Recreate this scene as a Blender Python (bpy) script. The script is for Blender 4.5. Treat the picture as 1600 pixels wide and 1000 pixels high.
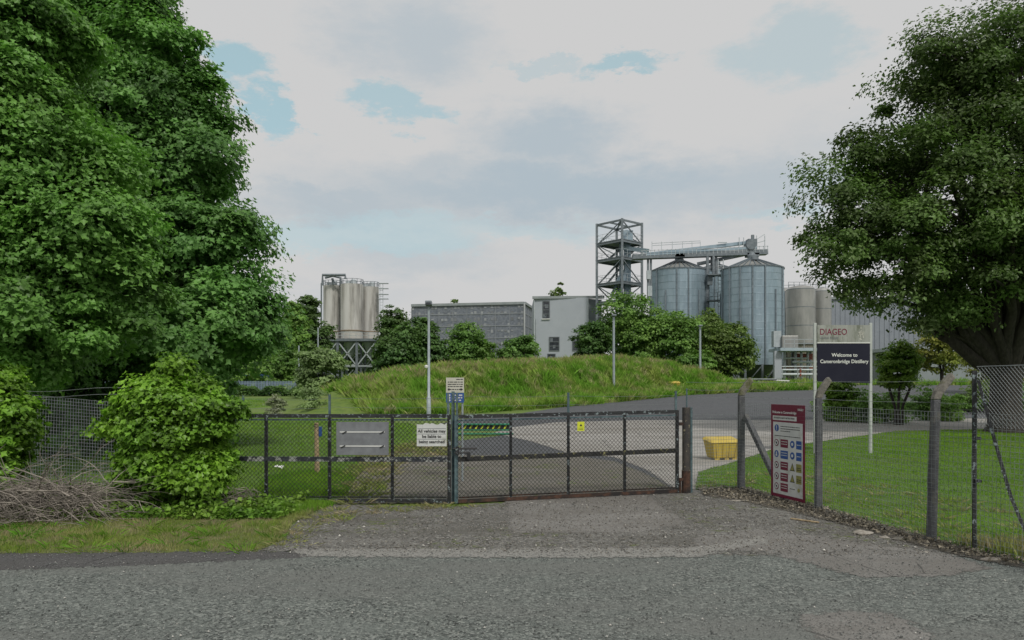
import bpy, bmesh, math, random
import numpy as np
from mathutils import Vector, Matrix
random.seed(7)
rng = np.random.default_rng(11)
for o in list(bpy.data.objects): bpy.data.objects.remove(o)
S = bpy.context.scene
COL = S.collection
# ---------------------------------------------------------------- camera
F = 1150.0; EYE = 1.7; HY = 603.0          # focal length in pixels of 1600, eye height, horizon row
cd = bpy.data.cameras.new('camera'); cam = bpy.data.objects.new('camera', cd); COL.objects.link(cam)
cam.location = (0, 0, EYE); cam.rotation_euler = (math.radians(90), 0, 0)
cd.sensor_width = 36; cd.lens = 36 * F / 1600; cd.shift_y = (HY - 500) / 1600
cd.clip_start = 0.05; cd.clip_end = 5000
S.camera = cam
S.view_settings.view_transform = 'Standard'; S.view_settings.look = 'None'
S.view_settings.exposure = 0.0; S.view_settings.gamma = 1
# ---------------------------------------------------------------- sky and sun
SUN_EL = math.radians(50); SUN_AZ = math.radians(156)   # azimuth clockwise from +Y: behind the camera, to the right
W = bpy.data.worlds.new('World'); S.world = W; W.use_nodes = True
wn = W.node_tree.nodes; wl = W.node_tree.links; wn.clear()
def N(tree, t, **k):
    n = tree.nodes.new(t)
    for a, b in k.items():
        setattr(n, a, b)
    return n
def math_n(tree, op, a, b=None, c=None, clamp=False):
    n = tree.nodes.new('ShaderNodeMath'); n.operation = op; n.use_clamp = clamp
    for i, v in enumerate((a, b, c)):
        if v is None: continue
        if isinstance(v, (int, float)): n.inputs[i].default_value = v
        else: tree.links.new(v, n.inputs[i])
    return n.outputs[0]
def mixc(tree, f, a, b, blend='MIX'):
    n = tree.nodes.new('ShaderNodeMix'); n.data_type = 'RGBA'; n.blend_type = blend
    for sock, v in ((n.inputs[0], f), (n.inputs[6], a), (n.inputs[7], b)):
        if isinstance(v, (int, float)): sock.default_value = v
        elif isinstance(v, tuple): sock.default_value = (*v[:3], 1)
        else: tree.links.new(v, sock)
    return n.outputs[2]
def build_world():
    T = W.node_tree
    tc = N(T, 'ShaderNodeTexCoord')
    sep = N(T, 'ShaderNodeSeparateXYZ'); T.links.new(tc.outputs['Generated'], sep.inputs[0])
    X, Y, Z = sep.outputs
    nz = N(T, 'ShaderNodeTexNoise'); nz.inputs['Scale'].default_value = 8.5; nz.inputs['Detail'].default_value = 9
    nz.inputs['Roughness'].default_value = 0.68
    mp = N(T, 'ShaderNodeMapping'); mp.inputs['Scale'].default_value = (1, 1, 2.4)
    T.links.new(tc.outputs['Generated'], mp.inputs[0]); T.links.new(mp.outputs[0], nz.inputs['Vector'])
    ns = N(T, 'ShaderNodeSeparateColor'); T.links.new(nz.outputs['Color'], ns.inputs[0])
    az = math_n(T, 'ARCTAN2', X, Y); el = math_n(T, 'ARCSINE', Z)
    azw = math_n(T, 'ADD', az, math_n(T, 'MULTIPLY', math_n(T, 'SUBTRACT', ns.outputs[0], 0.5), 0.25))
    elw = math_n(T, 'ADD', el, math_n(T, 'MULTIPLY', math_n(T, 'SUBTRACT', ns.outputs[1], 0.5), 0.13))
    def blobs(lst, soft):
        acc = None
        for px, py, rx, ry, k in lst:
            u = math.atan((px - 800) / F); v = math.asin((HY - py) / math.sqrt(F * F + (px - 800) ** 2 + (HY - py) ** 2))
            dx = math_n(T, 'DIVIDE', math_n(T, 'SUBTRACT', azw, u), rx / F)
            dy = math_n(T, 'DIVIDE', math_n(T, 'SUBTRACT', elw, v), ry / F)
            d = math_n(T, 'SQRT', math_n(T, 'ADD', math_n(T, 'MULTIPLY', dx, dx), math_n(T, 'MULTIPLY', dy, dy)))
            m = N(T, 'ShaderNodeMapRange'); m.interpolation_type = 'SMOOTHSTEP'
            T.links.new(d, m.inputs[0]); m.inputs[1].default_value = 1.0 + soft; m.inputs[2].default_value = 1.0 - soft
            m.inputs[3].default_value = 0; m.inputs[4].default_value = k
            acc = m.outputs[0] if acc is None else math_n(T, 'MAXIMUM', acc, m.outputs[0])
        return acc
    grey = blobs([(640, 62, 95, 50, .7), (880, 298, 320, 44, 1), (850, 222, 110, 40, .9), (700, 265, 90, 26, .6), (530, 312, 150, 26, .8),
                  (1140, 300, 210, 44, .75), (640, 400, 110, 30, .5), (500, 470, 120, 20, .3), (1330, 250, 160, 50, .35)], .75)
    blue = blobs([(375, 100, 55, 34, 1), (425, 185, 30, 36, 1), (640, 166, 70, 22, .8), (985, 107, 62, 17, .85),
                  (1235, 78, 90, 46, .5), (850, 100, 70, 10, .4), (560, 362, 210, 30, .55), (760, 360, 170, 18, .4), (1240, 345, 70, 12, .4), (-500, 150, 300, 100, 1), (2200, 260, 260, 80, 1)], .35)
    sky = N(T, 'ShaderNodeTexSky'); sky.sky_type = 'NISHITA'; sky.sun_disc = False
    sky.sun_elevation = SUN_EL; sky.sun_rotation = SUN_AZ; sky.air_density = 1.2; sky.dust_density = 1.0
    # broken patches of open sky over the rest of the dome
    n2 = N(T, 'ShaderNodeTexNoise'); n2.inputs['Scale'].default_value = 2.2; n2.inputs['Detail'].default_value = 7
    T.links.new(tc.outputs['Generated'], n2.inputs['Vector'])
    m2 = N(T, 'ShaderNodeMapRange'); T.links.new(n2.outputs[0], m2.inputs[0])
    m2.inputs[1].default_value = .56; m2.inputs[2].default_value = .7; m2.inputs[4].default_value = .05
    cloud = mixc(T, math_n(T, 'MULTIPLY', grey, .95), (6.1, 6.1, 6.1), (4.2, 4.98, 5.55))
    cloud = mixc(T, m2.outputs[0], cloud, (5.0, 5.35, 5.8))
    gap = mixc(T, .55, sky.outputs[0], (4.6, 7.2, 7.3))
    col = mixc(T, math_n(T, 'MULTIPLY', blue, .85), cloud, gap)
    bg = N(T, 'ShaderNodeBackground'); bg.inputs['Strength'].default_value = 0.10
    out = N(T, 'ShaderNodeOutputWorld')
    T.links.new(col, bg.inputs[0]); T.links.new(bg.outputs[0], out.inputs[0])
build_world()
sd = bpy.data.lights.new('sun', 'SUN'); sun = bpy.data.objects.new('sun', sd); COL.objects.link(sun)
sd.energy = 2.3; sd.angle = math.radians(9); sd.color = (1, .95, .87)
sv = Vector((math.sin(SUN_AZ) * math.cos(SUN_EL), math.cos(SUN_AZ) * math.cos(SUN_EL), math.sin(SUN_EL)))
sun.rotation_euler = sv.to_track_quat('Z', 'Y').to_euler(); sun.location = (20, -20, 40)

# ---------------------------------------------------------------- terrain height
def sst(x, a, b):
    t = np.clip((x - a) / (b - a), 0, 1); return t * t * (3 - 2 * t)
RIDGE = [(530, 631, 47), (565, 615, 47), (610, 599, 48), (660, 588, 50), (720, 581, 52), (790, 577, 55), (870, 573, 60), (950, 567, 66), (1010, 572, 69), (1060, 584, 71), (1120, 602, 74)]
RIDGE = [((p - 800) / F * d, d, EYE + (HY - q) / F * d) for p, q, d in RIDGE]
def base_h(x, y):
    x = np.asarray(x, float); y = np.asarray(y, float)
    sl = .030 + .016 * sst(x, -14, 0)
    s = np.clip(y - 38, 0, 40)
    return sl * (s - 1.5 * (1 - np.exp(-s / 1.5)))
def H(x, y):
    x = np.asarray(x, float); y = np.asarray(y, float)
    b = base_h(x, y); best = np.zeros_like(b + x)
    for (x0, y0, z0), (x1, y1, z1) in zip(RIDGE[:-1], RIDGE[1:]):
        dx, dy = x1 - x0, y1 - y0
        t = np.clip(((x - x0) * dx + (y - y0) * dy) / (dx * dx + dy * dy), 0, 1)
        d = np.hypot(x - x0 - t * dx, y - y0 - t * dy)
        top = z0 + t * (z1 - z0) - base_h(x0 + t * dx, y0 + t * dy)
        lump = 1 + .10 * np.sin(x * .9 + 1.3 * np.sin(y * .5)) * np.sin(y * .8 + x * .3)
        hw = 6.4 * lump
        best = np.maximum(best, np.clip(top, 0, 9) * (1 - sst(d, .26 * hw, hw)))
    best = best + np.clip(best, 0, 1) * (.10 * np.sin(x * 1.7 + y * .6) * np.sin(y * 1.4 - x * .5) + .07 * np.sin(x * 3.3 - y * 1.9))
    return b + best
def Hs(x, y): return float(H(x, y))
def gp(px, py):
    """where the view through a pixel meets the ground (mound left out)"""
    d = 4.0
    while d < 200:
        x = (px - 800) / F * d; z = EYE - (py - HY) / F * d
        if z <= float(base_h(x, d)): break
        d += .05 if d < 60 else .5
    return (x, d)
def P(px, py, d): return Vector(((px - 800) / F * d, d, EYE + (HY - py) / F * d))

# ---------------------------------------------------------------- helpers: objects
def tag(o, label=None, cat=None, group=None, kind=None):
    if label: o['label'] = label
    if cat: o['category'] = cat
    if group: o['group'] = group
    if kind: o['kind'] = kind
    return o
def thing(name, loc, label, cat, group=None):
    o = bpy.data.objects.new(name, None); COL.objects.link(o); o.location = loc
    o.empty_display_size = .2
    return tag(o, label, cat, group)
def world_loc(o):
    v = Vector(o.location)
    while o.parent: o = o.parent; v += Vector(o.location)
    return v
def link_mesh(name, me, mat, parent=None, loc=(0, 0, 0), smooth=False):
    """mesh data are in world coordinates; the object's origin goes to loc (or its parent's origin)"""
    off = world_loc(parent) if parent is not None else Vector(loc)
    n = len(me.vertices)
    if n and off.length > 0:
        co = np.empty(n * 3, np.float32); me.vertices.foreach_get('co', co)
        co = (co.reshape(-1, 3) - np.array(off, np.float32)).ravel(); me.vertices.foreach_set('co', co)
    o = bpy.data.objects.new(name, me); COL.objects.link(o)
    if parent is not None: o.parent = parent
    else: o.location = loc
    if mat is not None:
        for m in (mat if isinstance(mat, (list, tuple)) else [mat]): me.materials.append(m)
    if smooth: me.polygons.foreach_set('use_smooth', np.ones(len(me.polygons), bool))
    me.update()
    return o
def fast_mesh(name, verts, faces, tint=None):
    me = bpy.data.meshes.new(name); v = np.asarray(verts, np.float32); f = np.asarray(faces, np.int32)
    me.vertices.add(len(v)); me.vertices.foreach_set('co', v.ravel())
    k = f.shape[1]; me.loops.add(f.size); me.polygons.add(len(f))
    me.loops.foreach_set('vertex_index', f.ravel())
    me.polygons.foreach_set('loop_start', np.arange(0, f.size, k, dtype=np.int32))
    me.polygons.foreach_set('loop_total', np.full(len(f), k, np.int32))
    if tint is not None:
        a = me.attributes.new('tint', 'FLOAT', 'POINT'); a.data.foreach_set('value', np.asarray(tint, np.float32))
    me.update(calc_edges=True); return me
class MB:
    def __init__(s): s.v = []; s.f = []; s.t = []; s.cur = 0.5; s.pieces = []
    def add(s, vs, fs):
        s.pieces.append(([tuple(q) for q in vs], fs)); b = len(s.v); s.v += [tuple(q) for q in vs]; s.t += [s.cur] * len(vs); s.f += [tuple(i + b for i in q) for q in fs]; return s
    def box(s, c, size, M=None):
        hx, hy, hz = size[0] / 2, size[1] / 2, size[2] / 2
        vs = [Vector((x * hx, y * hy, z * hz)) for x in (-1, 1) for y in (-1, 1) for z in (-1, 1)]
        if M is not None: vs = [M @ q for q in vs]
        c = Vector(c); vs = [q + c for q in vs]
        return s.add(vs, [(0, 1, 3, 2), (4, 6, 7, 5), (0, 4, 5, 1), (2, 3, 7, 6), (0, 2, 6, 4), (1, 5, 7, 3)])
    def bar(s, a, b, w, h=None):
        """rectangular bar from a to b"""
        a = Vector(a); b = Vector(b); h = h or w; d = (b - a)
        z = d.normalized(); up = Vector((0, 0, 1)) if abs(z.z) < .95 else Vector((0, 1, 0))
        x = z.cross(up).normalized(); y = x.cross(z).normalized()
        M = Matrix((x, y, z)).transposed()
        return s.box((a + b) / 2, (w, h, d.length), M)
    def tube(s, pts, r, n=6, cap=True):
        pts = [Vector(p) for p in pts]; m = len(pts)
        rs = list(r) if isinstance(r, (list, tuple)) else [r] * m
        vs = []; prev = None
        for i, p in enumerate(pts):
            t = (pts[min(i + 1, m - 1)] - pts[max(i - 1, 0)]); t = t.normalized() if t.length > 1e-9 else Vector((0, 0, 1))
            if prev is None:
                u = t.cross(Vector((0, 0, 1)));
                if u.length < .1: u = t.cross(Vector((0, 1, 0)))
            else: u = prev - t * prev.dot(t)
            u.normalize(); prev = u; w = t.cross(u)
            for k in range(n):
                a = 2 * math.pi * k / n; vs.append(p + (u * math.cos(a) + w * math.sin(a)) * rs[i])
        fs = [(i * n + k, i * n + (k + 1) % n, (i + 1) * n + (k + 1) % n, (i + 1) * n + k) for i in range(m - 1) for k in range(n)]
        if cap: fs += [tuple(range(n - 1, -1, -1)), tuple((m - 1) * n + k for k in range(n))]
        return s.add(vs, fs)
    def lathe(s, c, prof, n=32, tints=False, cap=True):
        """prof: (radius, z) from bottom to top, z relative to c"""
        c = Vector(c)
        if tints:
            for i in range(len(prof) - 1):
                for k in range(n):
                    s.cur = random.random()
                    q = []
                    for (r, z), kk in ((prof[i], k), (prof[i], k + 1), (prof[i + 1], k + 1), (prof[i + 1], k)):
                        a = 2 * math.pi * kk / n; q.append(c + Vector((r * math.cos(a), r * math.sin(a), z)))
                    s.add(q, [(0, 1, 2, 3)])
            s.cur = .5; return s
        vs = [c + Vector((r * math.cos(2 * math.pi * k / n), r * math.sin(2 * math.pi * k / n), z)) for r, z in prof for k in range(n)]
        m = len(prof)
        fs = [(i * n + k, i * n + (k + 1) % n, (i + 1) * n + (k + 1) % n, (i + 1) * n + k) for i in range(m - 1) for k in range(n)]
        if cap: fs += [tuple(range(n - 1, -1, -1)), tuple((m - 1) * n + k for k in range(n))]
        return s.add(vs, fs)
    def prism(s, outline, M, depth):
        """outline: 2-D points in the local XY plane, extruded along local Z, placed by 4x4 M"""
        n = len(outline)
        vs = [M @ Vector((x, y, 0)) for x, y in outline] + [M @ Vector((x, y, depth)) for x, y in outline]
        fs = [tuple(range(n - 1, -1, -1)), tuple(range(n, 2 * n))] + [(i, (i + 1) % n, n + (i + 1) % n, n + i) for i in range(n)]
        return s.add(vs, fs)
    def mesh(s, name):
        me = bpy.data.meshes.new(name); me.from_pydata(s.v, [], s.f)
        a = me.attributes.new('tint', 'FLOAT', 'POINT'); a.data.foreach_set('value', np.array(s.t, np.float32)); me.update(); return me
    def builds(s, name, mat, parent):
        """every added piece a part of its own"""
        for vs, fs in s.pieces: MB().add(vs, fs).build(name, mat, parent)
    def build(s, name, mat, parent=None, loc=(0, 0, 0), smooth=False):
        return link_mesh(name, s.mesh(name), mat, parent, loc, smooth)
def bevel(o, w=.01, seg=2):
    m = o.modifiers.new('bevel', 'BEVEL'); m.width = w; m.segments = seg; m.limit_method = 'ANGLE'; return o
def smooth_angle(o, deg=40):
    me = o.data; me.polygons.foreach_set('use_smooth', np.ones(len(me.polygons), bool))
    try: me.set_sharp_from_angle(angle=math.radians(deg))
    except Exception: pass
    return o

# ---------------------------------------------------------------- materials
MATS = {}
def edge_out(T, shader, out, vec):
    """a ragged, natural border: the sheet ends where its distance to the outline, broken by noise, passes zero"""
    at = N(T, 'ShaderNodeAttribute'); at.attribute_name = 'edge'
    n = N(T, 'ShaderNodeTexNoise'); n.inputs['Scale'].default_value = 9; n.inputs['Detail'].default_value = 9; n.inputs['Roughness'].default_value = .8
    T.links.new(vec, n.inputs['Vector'])
    v = math_n(T, 'ADD', at.outputs['Fac'], math_n(T, 'MULTIPLY', math_n(T, 'SUBTRACT', n.outputs[0], .5), .55))
    f = math_n(T, 'GREATER_THAN', v, 0.0)
    tr = N(T, 'ShaderNodeBsdfTransparent'); mx = N(T, 'ShaderNodeMixShader'); T.links.new(f, mx.inputs[0])
    T.links.new(tr.outputs[0], mx.inputs[1]); T.links.new(shader, mx.inputs[2]); T.links.new(mx.outputs[0], out.inputs[0])
def mat(name, c1, c2=None, scale=6, rough=.7, metal=0, bump=0, bscale=40, tint=0, lo=.4, hi=.65, c3=None, scale3=1.3, lo3=.55, hi3=.68, spec=.5, detail=8, stretch=None, transl=0, edge3=None):
    if name in MATS: return MATS[name]
    m = bpy.data.materials.new(name); m.use_nodes = True; T = m.node_tree; T.nodes.clear()
    out = N(T, 'ShaderNodeOutputMaterial'); p = N(T, 'ShaderNodeBsdfPrincipled')
    p.inputs['Roughness'].default_value = rough; p.inputs['Metallic'].default_value = metal
    p.inputs['Specular IOR Level'].default_value = spec
    tc = N(T, 'ShaderNodeTexCoord'); vec = tc.outputs['Object']
    if stretch:
        mp = N(T, 'ShaderNodeMapping'); mp.inputs['Scale'].default_value = stretch; T.links.new(vec, mp.inputs[0]); vec = mp.outputs[0]
    col = None
    def noise(sc, det=detail):
        n = N(T, 'ShaderNodeTexNoise'); n.inputs['Scale'].default_value = sc; n.inputs['Detail'].default_value = det
        n.inputs['Roughness'].default_value = .65
        T.links.new(vec, n.inputs['Vector']); return n.outputs[0]
    def rng_(v, a, b, k=1.0):
        r = N(T, 'ShaderNodeMapRange'); T.links.new(v, r.inputs[0]); r.inputs[1].default_value = a; r.inputs[2].default_value = b; r.inputs[4].default_value = k
        return r.outputs[0]
    if c2 is not None: col = mixc(T, rng_(noise(scale), lo, hi), c1, c2)
    else: col = mixc(T, 0.0, c1, c1)
    if c3 is not None: col = mixc(T, rng_(noise(scale3), lo3, hi3), col, c3)
    if tint:
        at = N(T, 'ShaderNodeAttribute'); at.attribute_name = 'tint'
        f = math_n(T, 'ADD', math_n(T, 'MULTIPLY', math_n(T, 'SUBTRACT', at.outputs['Fac'], .5), 2 * tint), 1.0)
        cc = N(T, 'ShaderNodeCombineColor')
        for i in range(3): T.links.new(f, cc.inputs[i])
        col = mixc(T, 1.0, col, cc.outputs[0], 'MULTIPLY')
    T.links.new(col, p.inputs['Base Color'])
    if bump:
        b = N(T, 'ShaderNodeBump'); b.inputs['Strength'].default_value = bump; b.inputs['Distance'].default_value = .02
        T.links.new(noise(bscale, 6), b.inputs['Height']); T.links.new(b.outputs[0], p.inputs['Normal'])
    if edge3:
        edge_out(T, p.outputs[0], out, vec); MATS[name] = m; return m
    if transl:
        tr = N(T, 'ShaderNodeBsdfTranslucent'); T.links.new(mixc(T, 1.0, col, (1.1, 1.3, .75), 'MULTIPLY'), tr.inputs[0])
        mx = N(T, 'ShaderNodeMixShader'); mx.inputs[0].default_value = transl
        T.links.new(p.outputs[0], mx.inputs[1]); T.links.new(tr.outputs[0], mx.inputs[2]); T.links.new(mx.outputs[0], out.inputs[0])
    else: T.links.new(p.outputs[0], out.inputs[0])
    MATS[name] = m; return m
def gravel_mat(name, dark, mid, light, vscale=55, bump=.8, patch=None, pscale=.5, moss=None, chip=.5, cracks=0):
    m = bpy.data.materials.new(name); m.use_nodes = True; T = m.node_tree; T.nodes.clear()
    out = N(T, 'ShaderNodeOutputMaterial'); p = N(T, 'ShaderNodeBsdfPrincipled'); p.inputs['Roughness'].default_value = .9
    p.inputs['Specular IOR Level'].default_value = .25
    tc = N(T, 'ShaderNodeTexCoord'); vec = tc.outputs['Object']
    def noise(sc, det=6, r=.6):
        n = N(T, 'ShaderNodeTexNoise'); n.inputs['Scale'].default_value = sc; n.inputs['Detail'].default_value = det; n.inputs['Roughness'].default_value = r
        T.links.new(vec, n.inputs['Vector']); return n.outputs[0]
    def mr(v, a, b, k=1.0):
        r = N(T, 'ShaderNodeMapRange'); T.links.new(v, r.inputs[0]); r.inputs[1].default_value = a; r.inputs[2].default_value = b; r.inputs[4].default_value = k
        return r.outputs[0]
    vo = N(T, 'ShaderNodeTexVoronoi'); vo.inputs['Scale'].default_value = vscale; T.links.new(vec, vo.inputs['Vector'])
    sc = N(T, 'ShaderNodeSeparateColor'); T.links.new(vo.outputs['Color'], sc.inputs[0])
    vo2 = N(T, 'ShaderNodeTexVoronoi'); vo2.inputs['Scale'].default_value = vscale * 2.3; T.links.new(vec, vo2.inputs['Vector'])
    sc2 = N(T, 'ShaderNodeSeparateColor'); T.links.new(vo2.outputs['Color'], sc2.inputs[0])
    col = mixc(T, mr(sc2.outputs[0], .2, .8), dark, mid)
    col = mixc(T, mr(sc.outputs[0], .62, .9, chip), col, light)
    col = mixc(T, mr(sc.outputs[1], .78, .9, min(1, chip * 1.7)), col, tuple(x * .35 for x in dark))
    col = mixc(T, mr(noise(2.2), .35, .7, .5), col, mid)
    if patch:
        mpp = N(T, 'ShaderNodeMapping'); mpp.inputs['Scale'].default_value = (.3, 1, 1); T.links.new(vec, mpp.inputs[0])
        npp = N(T, 'ShaderNodeTexNoise'); npp.inputs['Scale'].default_value = pscale * 1.6; npp.inputs['Detail'].default_value = 9; npp.inputs['Roughness'].default_value = .62
        T.links.new(mpp.outputs[0], npp.inputs['Vector'])
        col = mixc(T, mr(npp.outputs[0], .46, .60, .8), col, patch)
        col = mixc(T, mr(npp.outputs[0], .46, .30, .55), col, tuple(x * 1.25 for x in mid))
    if moss: col = mixc(T, mr(math_n(T, 'MULTIPLY', noise(.9, 8), noise(9, 4)), .30, .38, .8), col, moss)
    if cracks:
        nw = N(T, 'ShaderNodeTexNoise'); nw.inputs['Scale'].default_value = 3; T.links.new(vec, nw.inputs['Vector'])
        wv = mixc(T, .12, vec, nw.outputs['Color'], 'ADD')
        vc = N(T, 'ShaderNodeTexVoronoi'); vc.feature = 'DISTANCE_TO_EDGE'; vc.inputs['Scale'].default_value = cracks; T.links.new(wv, vc.inputs['Vector'])
        cr_ = math_n(T, 'MULTIPLY', math_n(T, 'LESS_THAN', vc.outputs['Distance'], .010), mr(noise(1.1), .48, .58, .8))
        col = mixc(T, cr_, col, tuple(x * .4 for x in dark))
    T.links.new(col, p.inputs['Base Color'])
    b = N(T, 'ShaderNodeBump'); b.inputs['Strength'].default_value = bump; b.inputs['Distance'].default_value = .012
    hgt = math_n(T, 'ADD', math_n(T, 'MULTIPLY', vo.outputs['Distance'], -.8), math_n(T, 'MULTIPLY', noise(vscale * 1.5, 3), .5))
    T.links.new(hgt, b.inputs['Height']); T.links.new(b.outputs[0], p.inputs['Normal'])
    edge_out(T, p.outputs[0], out, vec); MATS[name] = m; return m

M_road = gravel_mat('road_chippings', (.068, .078, .074), (.160, .178, .166), (.40, .42, .39), 48, 1.0, (.15, .157, .148), .35)
M_apron = gravel_mat('apron_gravel', (.074, .073, .068), (.162, .160, .150), (.42, .42, .39), 42, 1.0, (.105, .103, .092), .9, (.09, .12, .02))
M_inner = gravel_mat('inner_gravel', (.10, .095, .083), (.165, .158, .142), (.30, .29, .26), 38, .8, (.13, .122, .10), .7, (.09, .13, .02))
M_smooth = gravel_mat('smooth_tarmac', (.150, .148, .140), (.198, .194, .184), (.28, .275, .26), 90, .35, (.145, .139, .128), .8, cracks=1.1)
M_dark = gravel_mat('dark_tarmac', (.062, .062, .064), (.092, .091, .092), (.15, .15, .15), 90, .35, (.08, .078, .078), .8, cracks=1.0)
M_yard = gravel_mat('yard_tarmac', (.075, .08, .088), (.092, .098, .106), (.13, .135, .14), 12, .2, (.083, .088, .095), .12)
M_conc = gravel_mat('concrete_drive', (.27, .265, .25), (.34, .332, .315), (.41, .40, .38), 30, .3, (.22, .21, .19), .3, cracks=.35)
M_grass = mat('rough_grass', (.08, .14, .02), (.13, .19, .03), 2.5, .9, bump=.6, bscale=30, c3=(.13, .15, .045), scale3=.7)
M_lawn = mat('mown_lawn', (.055, .12, .012), (.08, .155, .016), 3, .9, bump=.5, bscale=60, c3=(.085, .165, .018), scale3=.5, lo3=.4, hi3=.7, edge3=1)
M_verge = mat('worn_verge', (.075, .115, .018), (.16, .165, .055), 4, .95, bump=.7, bscale=60, c3=(.16, .135, .085), scale3=1.2, edge3=1)
M_mound = mat('mound_soil_grass', (.07, .15, .014), (.14, .19, .04), .8, .95, bump=.6, bscale=8)
M_litter = mat('leaf_litter', (.085, .078, .064), (.16, .148, .122), 30, .95, bump=1, bscale=70, edge3=1)
def blade_mat(n, a, b, sc=.5, transl=.3, **k): return mat(n, a, b, sc, .75, tint=.45, transl=transl, spec=.25, lo=.42, hi=.62, **k)
M_blade = blade_mat('grass_blades', (.10, .23, .022), (.16, .28, .03), 1.0)
M_lawnblade = blade_mat('lawn_blades', (.118, .232, .018), (.165, .295, .026), .5, c3=(.20, .29, .05), scale3=.45, lo3=.5, hi3=.64)
M_vergeblade = blade_mat('verge_blades', (.17, .24, .04), (.30, .29, .12), 1.1, c3=(.31, .26, .17), scale3=2.3, lo3=.47, hi3=.6)
M_moundblade = blade_mat('mound_blades', (.14, .30, .03), (.30, .37, .09), .45, c3=(.38, .36, .20), scale3=.9, lo3=.52, hi3=.64)
M_seed = blade_mat('seed_heads', (.26, .23, .12), (.34, .29, .17), .5)
def leaf_mat(n, a, b, rough=.45, transl=.32, sc=.6, tint=.5): return mat(n, a, b, sc, rough, tint=tint, transl=transl, spec=.28, lo=.4, hi=.6)
L_syc = leaf_mat('sycamore_leaf', (.105, .225, .062), (.150, .305, .075), sc=.5)
L_lime = leaf_mat('light_leaf', (.125, .26, .058), (.165, .33, .068), sc=.5)
L_oak = leaf_mat('dark_red_tinged_leaf', (.080, .118, .038), (.11, .195, .048), sc=.8)
L_ivy = leaf_mat('ivy_leaf', (.105, .225, .024), (.20, .37, .04), .4, .3, sc=1.2, tint=.75)
L_bright = leaf_mat('bright_leaf', (.11, .22, .028), (.18, .28, .045), sc=1)
L_mid = leaf_mat('mid_leaf', (.105, .21, .048), (.17, .295, .06), sc=.3)
L_far = leaf_mat('far_leaf', (.08, .145, .048), (.11, .18, .056), sc=.2)
L_pine = leaf_mat('pine_leaf', (.060, .130, .038), (.10, .185, .045), sc=.4)
L_olive = leaf_mat('olive_leaf', (.095, .160, .035), (.14, .205, .05), sc=.4)
L_grey = leaf_mat('grey_green_leaf', (.17, .25, .10), (.23, .32, .13), sc=.4)
L_yel = leaf_mat('yellow_green_leaf', (.16, .21, .03), (.24, .25, .055), sc=.5)
L_white = leaf_mat('pale_flower_leaf', (.22, .26, .15), (.36, .38, .27), sc=2)
M_bark = mat('bark', (.022, .019, .016), (.050, .044, .037), 12, .95, bump=1, bscale=25, stretch=(1, 1, .25))
M_twig = mat('dead_twig', (.15, .132, .115), (.30, .27, .235), 9, .9, bump=.4, bscale=60, tint=.35)
M_galv = mat('galvanised_sheet', (.26, .345, .40), (.33, .415, .475), 1.5, .42, .5, tint=.07, c3=(.23, .30, .36), scale3=.5, stretch=(1, 1, .3))
M_roofm = mat('silo_roof_sheet', (.20, .21, .205), (.28, .285, .27), 1, .55, .3, tint=.3, c3=(.15, .15, .14), scale3=.8)
M_steel = mat('grey_steel', (.13, .155, .175), (.20, .23, .25), 3, .5, .3)
M_lsteel = mat('pale_steel', (.36, .41, .43), (.46, .50, .52), 3, .5, .3)
M_rib = mat('silo_stiffener', (.13, .165, .19), (.20, .24, .27), 3, .5, .4)
M_stain = mat('stained_white_silo', (.56, .56, .54), (.44, .43, .40), .7, .6, .1, c3=(.18, .175, .16), scale3=.45, lo3=.5, hi3=.66, stretch=(1.2, 1.2, .12))
M_stainl = mat('stainless_tank', (.27, .275, .265), (.36, .36, .345), 1, .4, .35, stretch=(1, 1, .3), tint=.08)
M_clad = mat('perforated_cladding', (.135, .155, .19), (.22, .24, .275), 2.4, .6, .2, c3=(.11, .123, .14), scale3=.9, bump=.2, bscale=8)
M_cladband = mat('cladding_band', (.20, .22, .245), (.25, .27, .295), 2, .6)
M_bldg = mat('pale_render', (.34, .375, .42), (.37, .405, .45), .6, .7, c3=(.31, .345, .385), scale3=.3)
M_bldgside = mat('plain_and_shaded_grey', (.20, .23, .25), (.24, .27, .29), .6, .6)  # plain wall grey; on the pale block it paints the side's shade
M_trim = mat('grey_trim', (.22, .25, .26), (.28, .31, .32), 1, .6)
M_white = mat('white_paint', (.62, .64, .62), (.72, .73, .70), 3, .5)
M_glass = mat('dark_glass', (.016, .02, .026), (.05, .06, .07), 1.5, .12, spec=.6)
M_shed = mat('blue_grey_shed', (.20, .225, .265), (.235, .26, .30), .7, .6, c3=(.26, .28, .31), scale3=.4)
M_gate = mat('gate_black_paint', (.016, .018, .020), (.034, .036, .038), 14, .55, .2, c3=(.22, .27, .28), scale3=20, lo3=.57, hi3=.60, bump=.4, bscale=60)
M_midrail = mat('gate_peeling_rail', (.028, .033, .042), (.06, .07, .085), 10, .6, c3=(.36, .38, .36), scale3=9, lo3=.53, hi3=.56, bump=.4, bscale=50)
M_midraily = mat('gate_hazard_rail', (.020, .022, .022), (.045, .045, .045), 10, .6, c3=(.30, .29, .13), scale3=12, lo3=.56, hi3=.60, bump=.4, bscale=50)
M_rust = mat('rust', (.045, .026, .018), (.105, .052, .034), 18, .9, c3=(.02, .018, .018), scale3=5, lo3=.44, hi3=.56, bump=.5, bscale=60)
M_blue = mat('faded_blue_paint', (.045, .085, .10), (.12, .18, .19), 12, .6, c3=(.03, .035, .035), scale3=20, bump=.3, bscale=60)
M_wire = mat('dark_wire', (.022, .024, .024), (.045, .045, .042), 30, .5, .5)
M_gwire = mat('galvanised_wire', (.25, .28, .29), (.38, .41, .42), 9, .45, .5)
M_gwired = mat('green_grey_wire', (.16, .18, .18), (.24, .27, .27), 9, .45, .4)
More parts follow.
